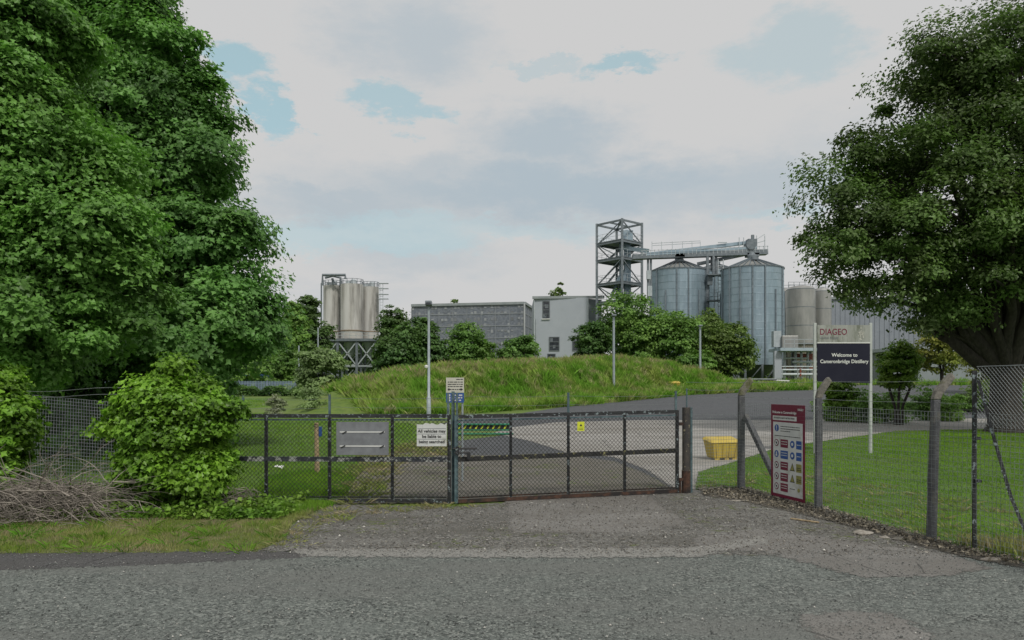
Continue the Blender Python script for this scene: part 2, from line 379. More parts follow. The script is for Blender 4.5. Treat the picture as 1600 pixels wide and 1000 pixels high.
M_cpost = mat('weathered_concrete', (.13, .125, .11), (.24, .225, .195), 9, .95, c3=(.10, .105, .05), scale3=5, lo3=.5, hi3=.62, bump=.7, bscale=45)
M_cpost2 = mat('dark_concrete', (.075, .078, .085), (.12, .125, .13), 9, .95, c3=(.17, .165, .14), scale3=4, bump=.6, bscale=45)
M_navy = mat('navy_panel', (.011, .012, .026), (.016, .017, .032), 2, .7, spec=.25)
M_dirtywhite = mat('mossy_header', (.33, .345, .325), (.25, .26, .235), 5, .8, c3=(.15, .165, .13), scale3=6, lo3=.5, hi3=.66, stretch=(1, 1, .35))
M_maroon = mat('maroon_print', (.14, .010, .035), (.18, .015, .045), 2, .45)
M_signwhite = mat('sign_white', (.52, .54, .53), (.60, .62, .60), 5, .5, c3=(.42, .43, .38), scale3=4)
M_signcream = mat('sign_cream', (.46, .46, .39), (.54, .54, .47), 5, .5)
M_signblue = mat('sign_blue', (.020, .075, .27), (.028, .09, .30), 5, .5)
M_signtext = mat('sign_black', (.02, .02, .022), (.03, .03, .03), 5, .6)
M_olive = mat('sign_olive', (.22, .22, .06), (.30, .29, .09), 12, .6)
M_yellow = mat('yellow_plastic', (.46, .345, .055), (.54, .41, .08), 3, .6, c3=(.25, .19, .07), scale3=3, lo3=.5, hi3=.72)
M_note = mat('yellow_notice', (.52, .58, .03), (.62, .66, .05), 3, .6)
M_panel = mat('grey_panel', (.17, .18, .195), (.22, .235, .25), 7, .5, .2)
M_wood = mat('weathered_pine', (.30, .22, .12), (.48, .38, .24), 8, .85, bump=.5, bscale=30, stretch=(3, 3, .5), c3=(.12, .09, .05), scale3=3)
M_green = mat('green_plastic', (.016, .16, .085), (.03, .24, .14), 5, .5)
M_black = mat('black_plastic', (.012, .012, .013), (.025, .025, .025), 5, .6)
M_lamp = mat('lamp_pole', (.30, .35, .38), (.40, .45, .48), 4, .5, .3)
M_rock = mat('pale_stone', (.24, .22, .19), (.38, .36, .32), 14, .95, bump=1, bscale=30)
M_pebble = mat('chippings', (.11, .12, .118), (.21, .22, .21), 60, .95, tint=.75)
M_palis = mat('palisade_blue_grey', (.15, .21, .29), (.21, .27, .36), 2, .5)
M_bluebox = mat('blue_sheet', (.04, .09, .26), (.06, .12, .33), 1, .5)

# ---------------------------------------------------------------- ground and sheets
def axis(lims):
    out = []
    for a, b, st in lims: out += list(np.arange(a, b, st))
    return np.array(out + [lims[-1][1]])
ax = axis([(-1500, -300, 150), (-300, -60, 20), (-60, 60, .8), (60, 300, 20), (300, 1500, 150)])
ay = axis([(-60, 0, 10), (0, 100, .8), (100, 300, 20), (300, 3000, 150)])
gx, gy = np.meshgrid(ax, ay); gz = H(gx, gy)
ver = np.stack([gx.ravel(), gy.ravel(), gz.ravel() - .006], 1)
nx, ny = len(ax), len(ay)
ii = (np.arange(ny - 1)[:, None] * nx + np.arange(nx - 1)[None]).ravel()
o = link_mesh('ground', fast_mesh('ground', ver, np.stack([ii, ii + 1, ii + nx + 1, ii + nx], 1)), M_grass, smooth=True)
tag(o, 'rough green field under the whole site', kind='structure')
def in_poly(P2, q):
    c = np.zeros(len(q), bool); j = len(P2) - 1
    for i in range(len(P2)):
        xi, yi = P2[i]; xj, yj = P2[j]
        c ^= ((yi > q[:, 1]) != (yj > q[:, 1])) & (q[:, 0] < (xj - xi) * (q[:, 1] - yi) / (yj - yi + 1e-12) + xi); j = i
    return c
def ragged(poly, amp, step=.25):
    out = []
    n = len(poly)
    for i in range(n):
        a = Vector(poly[i]); b = Vector(poly[(i + 1) % n]); L = (b - a).length
        if L > 60: out.append(tuple(a)); continue
        k = max(1, int(L / step)); nrm = Vector((-(b - a).y, (b - a).x)).normalized()
        for j in range(k):
            t = j / k; w = 0 if (j == 0) else random.uniform(-amp, amp)
            out.append(tuple(a + (b - a) * t + nrm * w))
    return out
def sheet(name, poly, dz, m, label, amp=0, grid=0, soft=0, clip=None):
    if soft:
        P2 = np.array(poly); lo = P2.min(0) - .3; hi = P2.max(0) + .3
        if clip: lo = np.maximum(lo, (clip[0], clip[1])); hi = np.minimum(hi, (clip[2], clip[3]))
        xs = np.arange(lo[0], hi[0] + soft, soft); ys = np.arange(lo[1], hi[1] + soft, soft)
        gx_, gy_ = np.meshgrid(xs, ys); q = np.stack([gx_.ravel(), gy_.ravel()], 1); dist = np.full(len(q), 1e9)
        for i in range(len(P2)):
            a = P2[i]; b = P2[(i + 1) % len(P2)]; d = b - a; t = np.clip(((q - a) @ d) / (d @ d + 1e-12), 0, 1)
            dist = np.minimum(dist, np.hypot(*(q - a - t[:, None] * d).T))
        dist = np.where(in_poly(P2, q), dist, -dist)
        nx_ = len(xs); ii_ = (np.arange(len(ys) - 1)[:, None] * nx_ + np.arange(nx_ - 1)[None]).ravel()
        Fq = np.stack([ii_, ii_ + 1, ii_ + nx_ + 1, ii_ + nx_], 1); Fq = Fq[(dist[Fq] > -.22).any(1)]
        used = np.unique(Fq); remap = np.zeros(len(q), int); remap[used] = np.arange(len(used))
        V = np.concatenate([q[used], (base_h(q[used, 0], q[used, 1]) + dz)[:, None]], 1)
        me = fast_mesh(name, V, remap[Fq]); at = me.attributes.new('edge', 'FLOAT', 'POINT'); at.data.foreach_set('value', dist[used].astype(np.float32))
        return tag(link_mesh(name, me, m), label, kind='structure')
    if amp: poly = ragged(poly, amp)
    bm = bmesh.new(); vs = [bm.verts.new((x, y, 0)) for x, y in poly]; f = bm.faces.new(vs)
    bmesh.ops.triangulate(bm, faces=[f])
    if grid:
        xs = [p[0] for p in poly]; ys = [p[1] for p in poly]
        for axn, lo, hi in ((0, min(xs), max(xs)), (1, max(min(ys), 36), max(ys))):
            q = math.ceil(lo / grid) * grid
            while q < hi:
                co = (q, 0, 0) if axn == 0 else (0, q, 0); no = (1, 0, 0) if axn == 0 else (0, 1, 0)
                bmesh.ops.bisect_plane(bm, geom=bm.verts[:] + bm.edges[:] + bm.faces[:], plane_co=co, plane_no=no); q += grid
    for v in bm.verts: v.co.z = float(base_h(v.co.x, v.co.y)) + dz
    bmesh.ops.recalc_face_normals(bm, faces=bm.faces[:])
    if bm.faces[0].normal.z < 0: bmesh.ops.reverse_faces(bm, faces=bm.faces[:])
    me = bpy.data.meshes.new(name); bm.to_mesh(me); bm.free()
    at = me.attributes.new('edge', 'FLOAT', 'POINT'); at.data.foreach_set('value', np.ones(len(me.vertices), np.float32))
    o = link_mesh(name, me, m); return tag(o, label, kind='structure')
sheet('road', [(-90, -25), (90, -25), (90, 6.2), (14, 6.7), (4.5, 7.35), (0, 7.55), (-6, 7.52), (-90, 8)], .004, M_road, 'grey road of loose chippings across the foreground', .03)
sheet('pavement', [(-90, 6.7), (-5.2, 6.72), (-3.6, 6.95), (-2.4, 7.2), (-1.6, 7.45), (-2.4, 7.58), (-5.2, 7.5), (-90, 7.6)], .0052, M_dark, 'smooth dark tarmac strip along the left road edge', soft=.06, clip=(-14, 0, 5, 20))
apron = [gp(*q) for q in [(400, 862), (445, 845), (455, 822), (485, 805), (520, 790), (700, 792), (1085, 766), (1165, 766), (1285, 798), (1460, 848), (1600, 888)]] + [(5.6, 6.9), (4.5, 7.30), (0, 7.45)]
sheet('forecourt', apron, .006, M_apron, 'brown gravel forecourt before the gates', soft=.06)
sheet('concrete_apron', [gp(*q) for q in [(790, 782), (1010, 772), (1045, 800), (1075, 818), (1000, 834), (800, 834)]], .0072, M_smooth, 'smooth grey slab just outside the right gate', soft=.05)
sheet('worn_tarmac', [gp(*q) for q in [(1090, 838), (1200, 828), (1330, 848), (1480, 868), (1550, 890), (1470, 903), (1350, 905), (1250, 880), (1190, 862), (1080, 862)]], .0076, M_smooth, 'smooth tarmac strip bending along the right fence', soft=.05)
sheet('road_patch', [gp(*q) for q in [(1250, 963), (1330, 958), (1395, 964), (1440, 985), (1470, 1010), (1290, 1010), (1262, 985)]], .0052, M_smooth, 'pale repaired patch low in the road', soft=.05)
sheet('road_joint', [gp(*q) for q in [(440, 859), (700, 860), (1080, 857), (1200, 838), (1200, 850), (1090, 871), (900, 874), (480, 871)]], .0084, gravel_mat('worn_pale_joint', (.185, .184, .172), (.245, .243, .228), (.34, .34, .32), 60, .5), 'pale line where road meets forecourt', soft=.04)
inner = [gp(*q) for q in [(525, 790), (555, 745), (590, 712), (650, 700), (705, 690), (790, 680), (800, 668), (690, 662), (720, 655), (800, 648), (860, 639), (930, 627), (1000, 614)]] + [(17, 70), (24, 78), (60, 80), (60, 26)] + [gp(*q) for q in [(1600, 670), (1400, 674), (1215, 700), (1150, 722), (1092, 738), (1086, 766)]]
sheet('yard', inner, .006, M_yard, 'dark tarmac yard rising behind the gates', .05, 1.6)
sheet('concrete_drive', [gp(*q) for q in [(800, 668), (870, 660), (1000, 657), (1300, 656), (1600, 653)]] + [(60, 33), (60, 26)] + [gp(*q) for q in [(1600, 670), (1400, 674), (1215, 700), (1150, 722), (1092, 738), (1086, 766), (1060, 768), (1010, 735), (960, 715), (885, 708), (830, 690), (770, 677)]], .011, M_conc, 'pale worn drive curving right inside the gates', soft=.12)
sheet('gravel_drive', [gp(*q) for q in [(525, 789), (555, 747), (592, 714), (650, 702), (700, 712), (890, 712), (960, 722), (1005, 740), (1058, 769), (705, 788)]], .016, M_inner, 'mossy gravel just inside the gates', soft=.06)
lawn = [gp(*q) for q in [(1086, 765), (1092, 738), (1150, 722), (1215, 700), (1400, 674), (1600, 670)]] + [(40, 29), (40, 5)] + [(5.4, 6.2)] + [gp(*q) for q in [(1600, 884), (1460, 846), (1285, 796), (1165, 764)]]
sheet('lawn', lawn, .010, M_lawn, 'bright mown lawn behind the right fence', soft=.1, clip=(0, 0, 30, 40))
verge = [gp(*q) for q in [(-300, 868), (0, 866), (200, 864), (400, 862), (440, 845), (455, 820), (490, 800), (520, 788), (380, 790), (200, 790)]] + [(-12, 10.6)]
sheet('verge', verge, .0068, M_verge, 'scrubby grass verge beside the left bushes', soft=.06, clip=(-15, 5, 8, 20))
litter = [gp(*q) for q in [(1090, 762), (1165, 763), (1285, 794), (1460, 843), (1600, 880), (1600, 889), (1540, 879), (1440, 856), (1330, 825), (1240, 802), (1150, 783), (1100, 776)]]
sheet('soil_strip', litter, .0118, M_litter, 'strip of dead leaves and soil along the fence foot', soft=.05)
# field inside left gate
sheet('field', [gp(*q) for q in [(525, 789), (555, 746), (590, 713), (650, 701), (700, 692), (640, 662)]] + [(-14, 41), (-20, 62), (-75, 62), (-75, 11.2), (-4.5, 11.0)], .005, M_lawn, 'green field behind the left gate', .05, 1.6)

# ---------------------------------------------------------------- vegetation generators
def leaf_cloud(name, C, Nrm, size, m, parent=None, loc=(0, 0, 0), aspect=.8, tint=None, fold=.18, lobed=False):
    n = len(C); C = np.asarray(C); Nrm = Nrm / (np.linalg.norm(Nrm, axis=1, keepdims=True) + 1e-9)
    r = rng.normal(size=(n, 3)); r[:, 2] -= .5
    T1 = r - Nrm * (r * Nrm).sum(1, keepdims=True); T1 /= np.linalg.norm(T1, axis=1, keepdims=True) + 1e-9
    T2 = np.cross(Nrm, T1); s = (np.asarray(size) * np.ones(n))[:, None]
    h = s * .5
    if lobed:
        V = np.empty((n, 6, 3)); up_ = Nrm * s * fold
        V[:, 0] = C - T1 * h; V[:, 1] = C + T2 * h * 1.05 + T1 * h * .12 + up_; V[:, 2] = C + T2 * h * .42 + T1 * h * .30
        V[:, 3] = C + T1 * h * 1.15 - up_ * .5; V[:, 4] = C - T2 * h * .42 + T1 * h * .30; V[:, 5] = C - T2 * h * 1.05 + T1 * h * .12 + up_
        idx = np.arange(n)[:, None] * 6
        Fc = np.concatenate([idx + [[0, 2, 1]], idx + [[0, 3, 2]], idx + [[0, 4, 3]], idx + [[0, 5, 4]]])
        if tint is None: tint = rng.random(n)
        return link_mesh(name, fast_mesh(name, V.reshape(-1, 3), Fc, np.repeat(tint, 6)), m, parent, loc)
    V = np.empty((n, 4, 3))
    V[:, 0] = C - T1 * h; V[:, 1] = C + T2 * h * aspect + Nrm * s * fold - T1 * h * .15
    V[:, 2] = C + T1 * h; V[:, 3] = C - T2 * h * aspect + Nrm * s * fold - T1 * h * .15
    idx = np.arange(n)[:, None] * 4
    Fc = np.concatenate([idx + [[0, 2, 1]], idx + [[0, 3, 2]]])
    if tint is None: tint = rng.random(n)
    me = fast_mesh(name, V.reshape(-1, 3), Fc, np.repeat(tint, 4))
    return link_mesh(name, me, m, parent, loc)
def crown_points(ells, nclump, cr, ntw, nlf, flat=.8, spread=.3, inner=.55, core=0.15):
    E = np.array(ells, float); w = E[:, 3] * E[:, 5] + E[:, 4] * E[:, 5]; w /= w.sum()
    cl = []
    while len(cl) < nclump:
        e = E[rng.choice(len(E), p=w)]; d = rng.normal(size=3); d /= np.linalg.norm(d)
        rr = rng.uniform(inner, 1.0) if rng.random() > core else rng.uniform(.1, inner)
        p = e[:3] + d * e[3:] * rr
        q = ((p - E[:, :3]) / E[:, 3:]); q = (q ** 2).sum(1).min()
        if q < inner ** 2 and rng.random() > core * 2: continue
        cl.append(np.concatenate([p, d]))
    cl = np.array(cl)
    n = len(cl); cs = cr * rng.uniform(.6, 1.25, n); sm = rng.random(n) < .22; cs[sm] *= .66; cl[sm, :3] += cl[sm, 3:] * cr * rng.uniform(.1, .5, (int(sm.sum()), 1))
    d = rng.normal(size=(n, ntw, 3)); d[:, :, 2] = np.abs(d[:, :, 2]) * 1.0 - .35
    d /= np.linalg.norm(d, axis=2, keepdims=True)
    tw = cl[:, None, :3] + d * cs[:, None, None] * rng.uniform(.55, 1.05, (n, ntw, 1)) * np.array([1, 1, flat])
    g = np.clip(rng.normal(size=(n, ntw, nlf, 3)), -1.7, 1.7) * (spread * cs[:, None, None, None]) * np.array([1, 1, .55])
    L = tw[:, :, None, :] + g
    Nr = d[:, :, None, :] * .6 + np.array([0, 0, .55]) + cl[:, None, None, 3:] * .35 + rng.normal(size=L.shape) * .33
    ct = rng.random(n)[:, None, None] * .55 + rng.random((n, ntw, 1)) * .2 + rng.random((n, ntw, nlf)) * .25
    return cl[:, :3], L.reshape(-1, 3), Nr.reshape(-1, 3), ct.ravel()
def limb(mb, a, b, r0, r1, wob=.12, k=5, n=7, sag=.1):
    a = Vector(a); b = Vector(b); L = (b - a).length; pts = []
    for i in range(k + 1):
        t = i / k; p = a.lerp(b, t) + Vector((random.uniform(-1, 1), random.uniform(-1, 1), random.uniform(-.6, .6))) * wob * L * .25 * math.sin(math.pi * t)
        p.z += sag * L * math.sin(math.pi * t) * (1 if b.z > a.z else -.3)
        pts.append(p)
    mb.tube(pts, [r0 + (r1 - r0) * i / k for i in range(k + 1)], n, cap=False); return pts
def tree(name, base, ells, label, cat, leaf, nclump, cr, ntw, nlf, lsize, trunk_r=.3, fork=2.5, nlimb=24, stems=1, group=None, flat=.85, spread=.3, inner=.55, core=.15, aspect=.8, crown_z=None):
    t = thing(name, base, label, cat, group)
    cl, L, Nr, ct = crown_points(ells, nclump, cr, ntw, nlf, flat, spread, inner, core)
    keep = L[:, 2] > base[2] + .03
    L, Nr, ct = L[keep], Nr[keep], ct[keep]
    leaf_cloud('crown', L, Nr, lsize * (.55 + .85 * rng.random(len(L)) ** 1.3), leaf, t, aspect=aspect, tint=ct, lobed=leaf in (L_syc, L_lime, L_ivy) and nclump > 100)
    mb = MB(); b = Vector(base); forks = []
    for s in range(stems):
        a = 2 * math.pi * s / max(stems, 1); off = Vector((math.cos(a), math.sin(a), 0)) * (trunk_r * 1.2 if stems > 1 else 0)
        tr = trunk_r * (1 if stems == 1 else .5)
        top = b + off * (1 + 2 * (stems > 1)) + Vector((random.uniform(-.1, .1), 0, fork))
        mb.tube([b + off - Vector((0, 0, .1)), b + off + Vector((0, 0, fork * .12)), b + off * 1.2 + Vector((0, 0, fork * .5)), top], [tr * 1.45, tr * 1.08, tr * .95, tr * .9], 12, cap=False)
        forks.append((top, tr))
    mains = []
    order = np.argsort(-cl[:, 2]); sel = order[np.linspace(0, len(order) - 1, min(nlimb, len(order))).astype(int)]
    for k, i in enumerate(sel):
        f, tr = forks[k % len(forks)]
        c = Vector(cl[i])
        if k % 4 == 0 or not mains:
            r0 = tr * random.uniform(.38, .6); pts = limb(mb, f - Vector((0, 0, tr * .6)), f.lerp(c, .85), r0, r0 * .18); mains.append((pts, r0))
        else:
            pts, r0 = min(mains, key=lambda q: (q[0][3] - c).length)
            limb(mb, pts[random.choice((2, 3, 4))], c, r0 * .42, .012, n=5)
    smooth_angle(mb.build('trunk', M_bark, t), 70)
    return t
def ptree(name, px, ytop, wpx, d, label, cat, leaf, lsize, dens=1.0, ybot=None, kz=None, group=None, lump=7, cr=None, trunk_r=None, stems=1, shape='round', flat=.6, yoff=0, inner=.55):
    """a tree of given width and top, standing at distance d"""
    X = (px - 800) / F * d; bz = Hs(X, d)
    top = EYE + (HY - ytop) / F * d; bot = bz + .1 if ybot is None else max(bz + .1, EYE + (HY - ybot) / F * d)
    R = wpx / F * d / 2; hz = (top - bot) / 2; cz = (top + bot) / 2
    ells = [(X, d, cz - .05 * hz, R * .72, R * .72, hz * .78)]
    for k in range(lump):
        a = 2 * math.pi * (k + random.random() * .6) / lump; zz = random.uniform(-.6, .62) if k % 2 else random.uniform(-.1, .66)
        rr = .52 * math.sqrt(max(.1, 1 - zz * zz))
        if shape == 'cone': rr = .55 * (.85 - zz) / 1.5
        ells.append((X + math.cos(a) * R * rr, d + math.sin(a) * R * rr, cz + zz * hz, R * random.uniform(.32, .5), R * random.uniform(.32, .5), min(hz * .4, R * .5)))
    if name == 'shrub':
        for k in range(5):
            a = 2 * math.pi * k / 5; ells.append((X + math.cos(a) * R * .45, d + math.sin(a) * R * .45, bz + .28 * hz, R * .42, R * .42, hz * .42))
    ells.append((X + random.uniform(-.2, .2) * R, d, top - hz * .30, R * .42, R * .42, hz * .30))
    cr = cr or R * .24; A = 4 * R * hz * 2
    ncl = int(max(18, dens * 1.1 * A / (cr * cr)))
    ncl = min(ncl, 240)
    nlf = int(max(5, min(22, 2.2 * cr * cr * 3.1 / (lsize * lsize * 14))))
    return tree(name, (X, d, bz), ells, label, cat, leaf, ncl, cr, 14, nlf, lsize, trunk_r or max(.06, R * .05), max(.3, (bot - bz) + hz * .35), 16, stems, group, flat=flat, inner=inner)

# ---- the two big sycamores on the left
def px_ell(px, py, d, rx, rz, ry=None):
    c = P(px, py, d); return (c.x, c.y, c.z, rx / F * d, (ry if ry else rx / F * d), rz / F * d)
EB = [px_ell(230, 330, 21, 105, 250), px_ell(175, 40, 21, 70, 80), px_ell(290, 175, 20.5, 50, 58), px_ell(305, 265, 20.5, 52, 46),
      px_ell(322, 378, 20, 66, 48), px_ell(342, 490, 19.5, 60, 46), px_ell(150, 480, 20, 120, 90), px_ell(260, 540, 19, 130, 55),
      px_ell(385, 525, 20, 30, 26), px_ell(180, 200, 21, 90, 110), px_ell(235, 85, 20, 40, 50), px_ell(60, 540, 19, 110, 60), px_ell(100, 20, 22, 110, 110), px_ell(170, -120, 22, 100, 110), px_ell(348, 420, 20, 40, 34)]
tree('sycamore_tree', (P(200, 0, 21).x, 21, 0), EB, 'tall dark green sycamore whose crown edge meets the sky above the left field', 'tree', L_syc, 470, .88, 32, 26, .135, .42, 3.2, 50, spread=.22, inner=.66, core=.05)
EA = [px_ell(20, 300, 13.5, 110, 210), px_ell(60, 420, 13, 90, 80), px_ell(130, 380, 13.2, 75, 60), px_ell(40, 60, 13.5, 75, 70), px_ell(0, 170, 13, 90, 70),
      px_ell(150, 260, 13.4, 70, 48), px_ell(100, 520, 13, 110, 45), px_ell(-120, 300, 13, 140, 300), px_ell(160, 450, 13.4, 60, 40), px_ell(0, 560, 12.8, 80, 45)]
tree('sycamore_tree', (P(-60, 0, 13.6).x, 13.6, 0), EA, 'lighter green sycamore filling the left edge, in front of the taller darker one', 'tree', L_lime, 340, .60, 28, 24, .10, .30, 2.6, 40, spread=.26, inner=.6, core=.06)
# ---- the big tree on the right
ER = [px_ell(1540, 300, 27, 190, 210), px_ell(1490, 200, 26, 95, 85), px_ell(1415, 290, 25.5, 85, 78), px_ell(1335, 345, 25.5, 62, 52), px_ell(1298, 402, 25, 56, 36), px_ell(1318, 448, 25, 46, 26),
      px_ell(1400, 410, 25, 90, 60), px_ell(1500, 440, 25, 90, 50), px_ell(1600, 120, 26, 120, 90), px_ell(1500, 100, 26, 60, 60), px_ell(1420, 170, 26, 36, 40),
      px_ell(1620, 380, 24.5, 110, 100), px_ell(1700, 250, 27, 180, 200), px_ell(1345, 265, 26, 32, 34), px_ell(1780, 400, 26, 120, 90), px_ell(1470, 492, 25.5, 66, 24), px_ell(1400, 462, 25.3, 60, 26), px_ell(1500, 340, 24, 90, 70), px_ell(1600, 330, 24, 90, 70), px_ell(1262, 396, 25, 20, 18), px_ell(1370, 205, 26, 26, 26), px_ell(1312, 305, 25.5, 50, 44), px_ell(1352, 235, 25.8, 44, 36), px_ell(1440, 110, 26, 40, 40), px_ell(1580, 60, 26, 60, 40), px_ell(1355, 275, 25.5, 45, 40), px_ell(1420, 380, 24.5, 80, 50), px_ell(1400, 150, 26, 26, 26), px_ell(1500, 110, 26, 60, 50), px_ell(1460, 70, 26, 26, 30)]
big = tree('broadleaf_tree', (P(1571, 0, 27).x, 27, 0), ER, 'big spreading dark tree with a thick forked trunk on the right lawn', 'tree', L_oak, 500, .80, 24, 16, .145, .54, 2.3, 110, spread=.3, inner=.5, core=.12, aspect=.6)

mb = MB(); q27 = lambda px, py, dy=0: P(px, py, 27 + dy)
for pts, r0, r1 in [([(1566, 588), (1528, 566), (1492, 536), (1462, 500), (1440, 462), (1400, 430)], .27, .11), ([(1560, 585), (1545, 545), (1530, 500), (1500, 460), (1470, 420)], .22, .10),
                    ([(1572, 590), (1566, 540), (1560, 480), (1548, 410), (1530, 330)], .26, .10), ([(1580, 590), (1590, 540), (1592, 480), (1600, 400), (1606, 300)], .25, .10),
                    ([(1585, 588), (1612, 550), (1640, 500), (1672, 440), (1700, 380)], .28, .12), ([(1535, 545), (1505, 520), (1486, 480), (1478, 440)], .16, .07),
                    ([(1562, 500), (1585, 450), (1580, 400)], .15, .07), ([(1492, 536), (1470, 528), (1440, 500)], .14, .06)]:
    mb.tube([q27(px, py, random.uniform(-.5, .3) if i else 0) for i, (px, py) in enumerate(pts)], [r0 + (r1 - r0) * i / (len(pts) - 1) for i in range(len(pts))], 10, cap=False)
smooth_angle(mb.build('limbs', M_bark, big), 70)
# ---- background vegetation
bg = [
 ('broadleaf_tree', 385, 488, 170, 92, 'light green tree beyond the field, under the hanging edge of the tall sycamore', 'tree', L_mid, .42),
 ('broadleaf_tree', 452, 474, 70, 100, 'rounded mid green tree left of the stained silos, front of a pair', 'tree', L_mid, .42),
 ('broadleaf_tree', 484, 462, 74, 125, 'far tree whose top shows just left of the stained silos', 'tree', L_far, .45),
 ('broadleaf_tree', 617, 480, 74, 135, 'far tree showing just right of the stained silos', 'tree', L_far, .45),
 ('broadleaf_tree', 665, 485, 60, 150, 'far tree hard against the left end of the dark grey building', 'tree', L_far, .45),
 ('broadleaf_tree', 708, 463, 60, 165, 'tree whose crown pokes above the roof of the dark grey building', 'tree', L_olive, .5),
 ('broadleaf_tree', 875, 446, 56, 160, 'tree whose crown pokes above the roof of the pale block', 'tree', L_olive, .5),
 ('shrub', 372, 556, 130, 74, 'loose green bush in front of the blue palisade fence', 'shrub', L_mid, .3),
 ('shrub', 448, 548, 60, 78, 'pale green bush between the field lamp and the round bush', 'shrub', L_mid, .3),
 ('shrub', 500, 545, 94, 62, 'large rounded grey green bush left of the grassy mound', 'shrub', L_grey, .26),
 ('shrub', 552, 584, 24, 64, 'small clipped bright bush left of its twin below the stained silos', 'shrub', L_bright, .2),
 ('shrub', 589, 580, 24, 66, 'small clipped bright bush right of its twin, against the pine', 'shrub', L_bright, .2),
 ('pine_tree', 624, 510, 100, 62, 'dark layered pine behind the left end of the mound', 'tree', L_pine, .26),
 ('pine_tree', 668, 496, 76, 64, 'dark pine directly behind the floodlight pole', 'tree', L_pine, .26),
 ('broadleaf_tree', 731, 503, 90, 66, 'airy light green small tree on the mound right of the pines', 'tree', L_mid, .22),
 ('shrub', 813, 524, 78, 67, 'bushy shrub on the mound in front of the pale block corner', 'shrub', L_mid, .22),
 ('broadleaf_tree', 925, 503, 72, 80, 'dark shrubby tree in front of the pale block windows', 'tree', L_pine, .26),
 ('broadleaf_tree', 993, 462, 140, 84, 'largest bright green tree in front of the steel tower and left silo', 'tree', L_mid, .28),
 ('broadleaf_tree', 1052, 488, 110, 82, 'mid green tree in front of the left corrugated silo', 'tree', L_mid, .28),
 ('broadleaf_tree', 1105, 482, 96, 86, 'olive green feathery tree between the two front silos', 'tree', L_olive, .28),
 ('broadleaf_tree', 1138, 508, 96, 80, 'dark rounded tree in front of the right corrugated silo', 'tree', L_olive, .28),
 ('shrub', 1085, 548, 70, 76, 'low green bush at the right end of the mound', 'shrub', L_mid, .26),
]
for a in bg:
    name, px, yt, w, d, lab, cat, lf, ls = a
    big = yt < 520
    ptree(name, px, yt, w, d, lab, cat, lf, ls, 1.5, group=None, flat=.35 if name == 'pine_tree' else .6, shape='cone' if name == 'pine_tree' else 'round')
for px, yt, w, d, lb in [(300, 500, 130, 120, 'distant tree behind the right part of the tall sycamore crown'), (180, 490, 160, 115, 'distant tree behind the middle of the sycamores'), (40, 480, 170, 118, 'distant tree behind the left edge sycamore')]:
    ptree('broadleaf_tree', px, yt, w, d, lb, 'tree', L_far, .5, 1.0, group='distant trees behind the sycamores')
ptree('small_tree', 1404, 534, 72, 32, 'small bright green tree with several thin stems, right of the tall sign', 'tree', L_bright, .12, 1.0, ybot=622, stems=3, trunk_r=.12)
ptree('small_tree', 1472, 492, 100, 40, 'thin yellow green tree under the left limbs of the big tree', 'tree', L_yel, .15, .7, ybot=600, trunk_r=.1)
ptree('shrub', 1312, 590, 50, 35, 'bright leafy shrub just left of the tall sign post', 'shrub', L_bright, .13, 1.0)
ptree('shrub', 1372, 612, 100, 34, 'low spreading dark green bush under the small bright tree', 'shrub', L_mid, .12, 1.2)
ptree('shrub', 1460, 606, 90, 36, 'low dark bush left of the big trunk', 'shrub', L_mid, .12, 1.0)
ptree('shrub', 1540, 596, 100, 44, 'dark bush behind the big trunk', 'shrub', L_olive, .15, 1.0)
ptree('shrub', 1640, 590, 120, 42, 'dark bush right of the big trunk at the picture edge', 'shrub', L_mid, .15, 1.0)
ptree('broadleaf_tree', 1560, 540, 150, 62, 'yellowish tree seen between the limbs of the big tree', 'tree', L_yel, .22, 1.0)
ptree('shrub', 432, 618, 44, 40, 'straggly shrub with pale blossom at the field edge', 'shrub', L_white, .09, .5, inner=.3)
ptree('shrub', 486, 606, 60, 43, 'wispy pale green weeds beside the left foot of the mound', 'shrub', L_grey, .10, .5, inner=.3)

for px, yt, w, d, k in [(-40, 470, 190, 17, L_syc), (90, 520, 170, 18, L_syc), (215, 500, 170, 19, L_syc), (320, 535, 110, 21, L_syc)]:
    ptree('shrub', px, yt, w, d, {-40: 'dark understory bush below the left edge sycamore', 90: 'dark understory bush behind the leaning mesh fence', 215: 'dark understory bush behind the ivy covered bush', 320: 'rightmost dark understory bush below the taller sycamore'}[px], 'shrub', k, .13, 1.6, lump=6)
def far_wood(name, pts, label):
    C = []; T_ = []
    for (p0, y0, d0_), (p1, y1, d1_) in zip(pts[:-1], pts[1:]):
        n = int(abs(p1 - p0) * 55)
        f = rng.random(n); px = p0 + (p1 - p0) * f; d = d0_ + (d1_ - d0_) * f + rng.uniform(-4, 4, n)
        top = (HY - (y0 + (y1 - y0) * f)) / F * d + EYE; top = top * (1 + .10 * np.sin(px * .13) + .07 * np.sin(px * .41) + .04 * np.sin(px * 1.1))
        z = 1.0 + (top - 1.0) * rng.random(n) ** .75
        C.append(np.stack([(px - 800) / F * d, d, z], 1)); T_.append(.5 + .3 * np.sin(px * .31 + z * 1.2) * np.sin(z * .9 + px * .05) + .2 * rng.uniform(-1, 1, n))
    C = np.concatenate(C); T_ = np.concatenate(T_); Nr = rng.normal(size=C.shape) * .5 + np.array([0, -.5, .7])
    return tag(leaf_cloud(name, C, Nr, .75 * rng.uniform(.5, 1.3, len(C)), L_far, tint=T_), label, 'woodland', kind='stuff')
far_wood('far_woodland', [(-350, 545, 185), (330, 540, 185), (480, 535, 190), (680, 520, 200), (860, 560, 205), (1100, 565, 205), (1250, 560, 190), (1500, 548, 185), (1950, 540, 185)], 'far off belt of woodland behind the site')
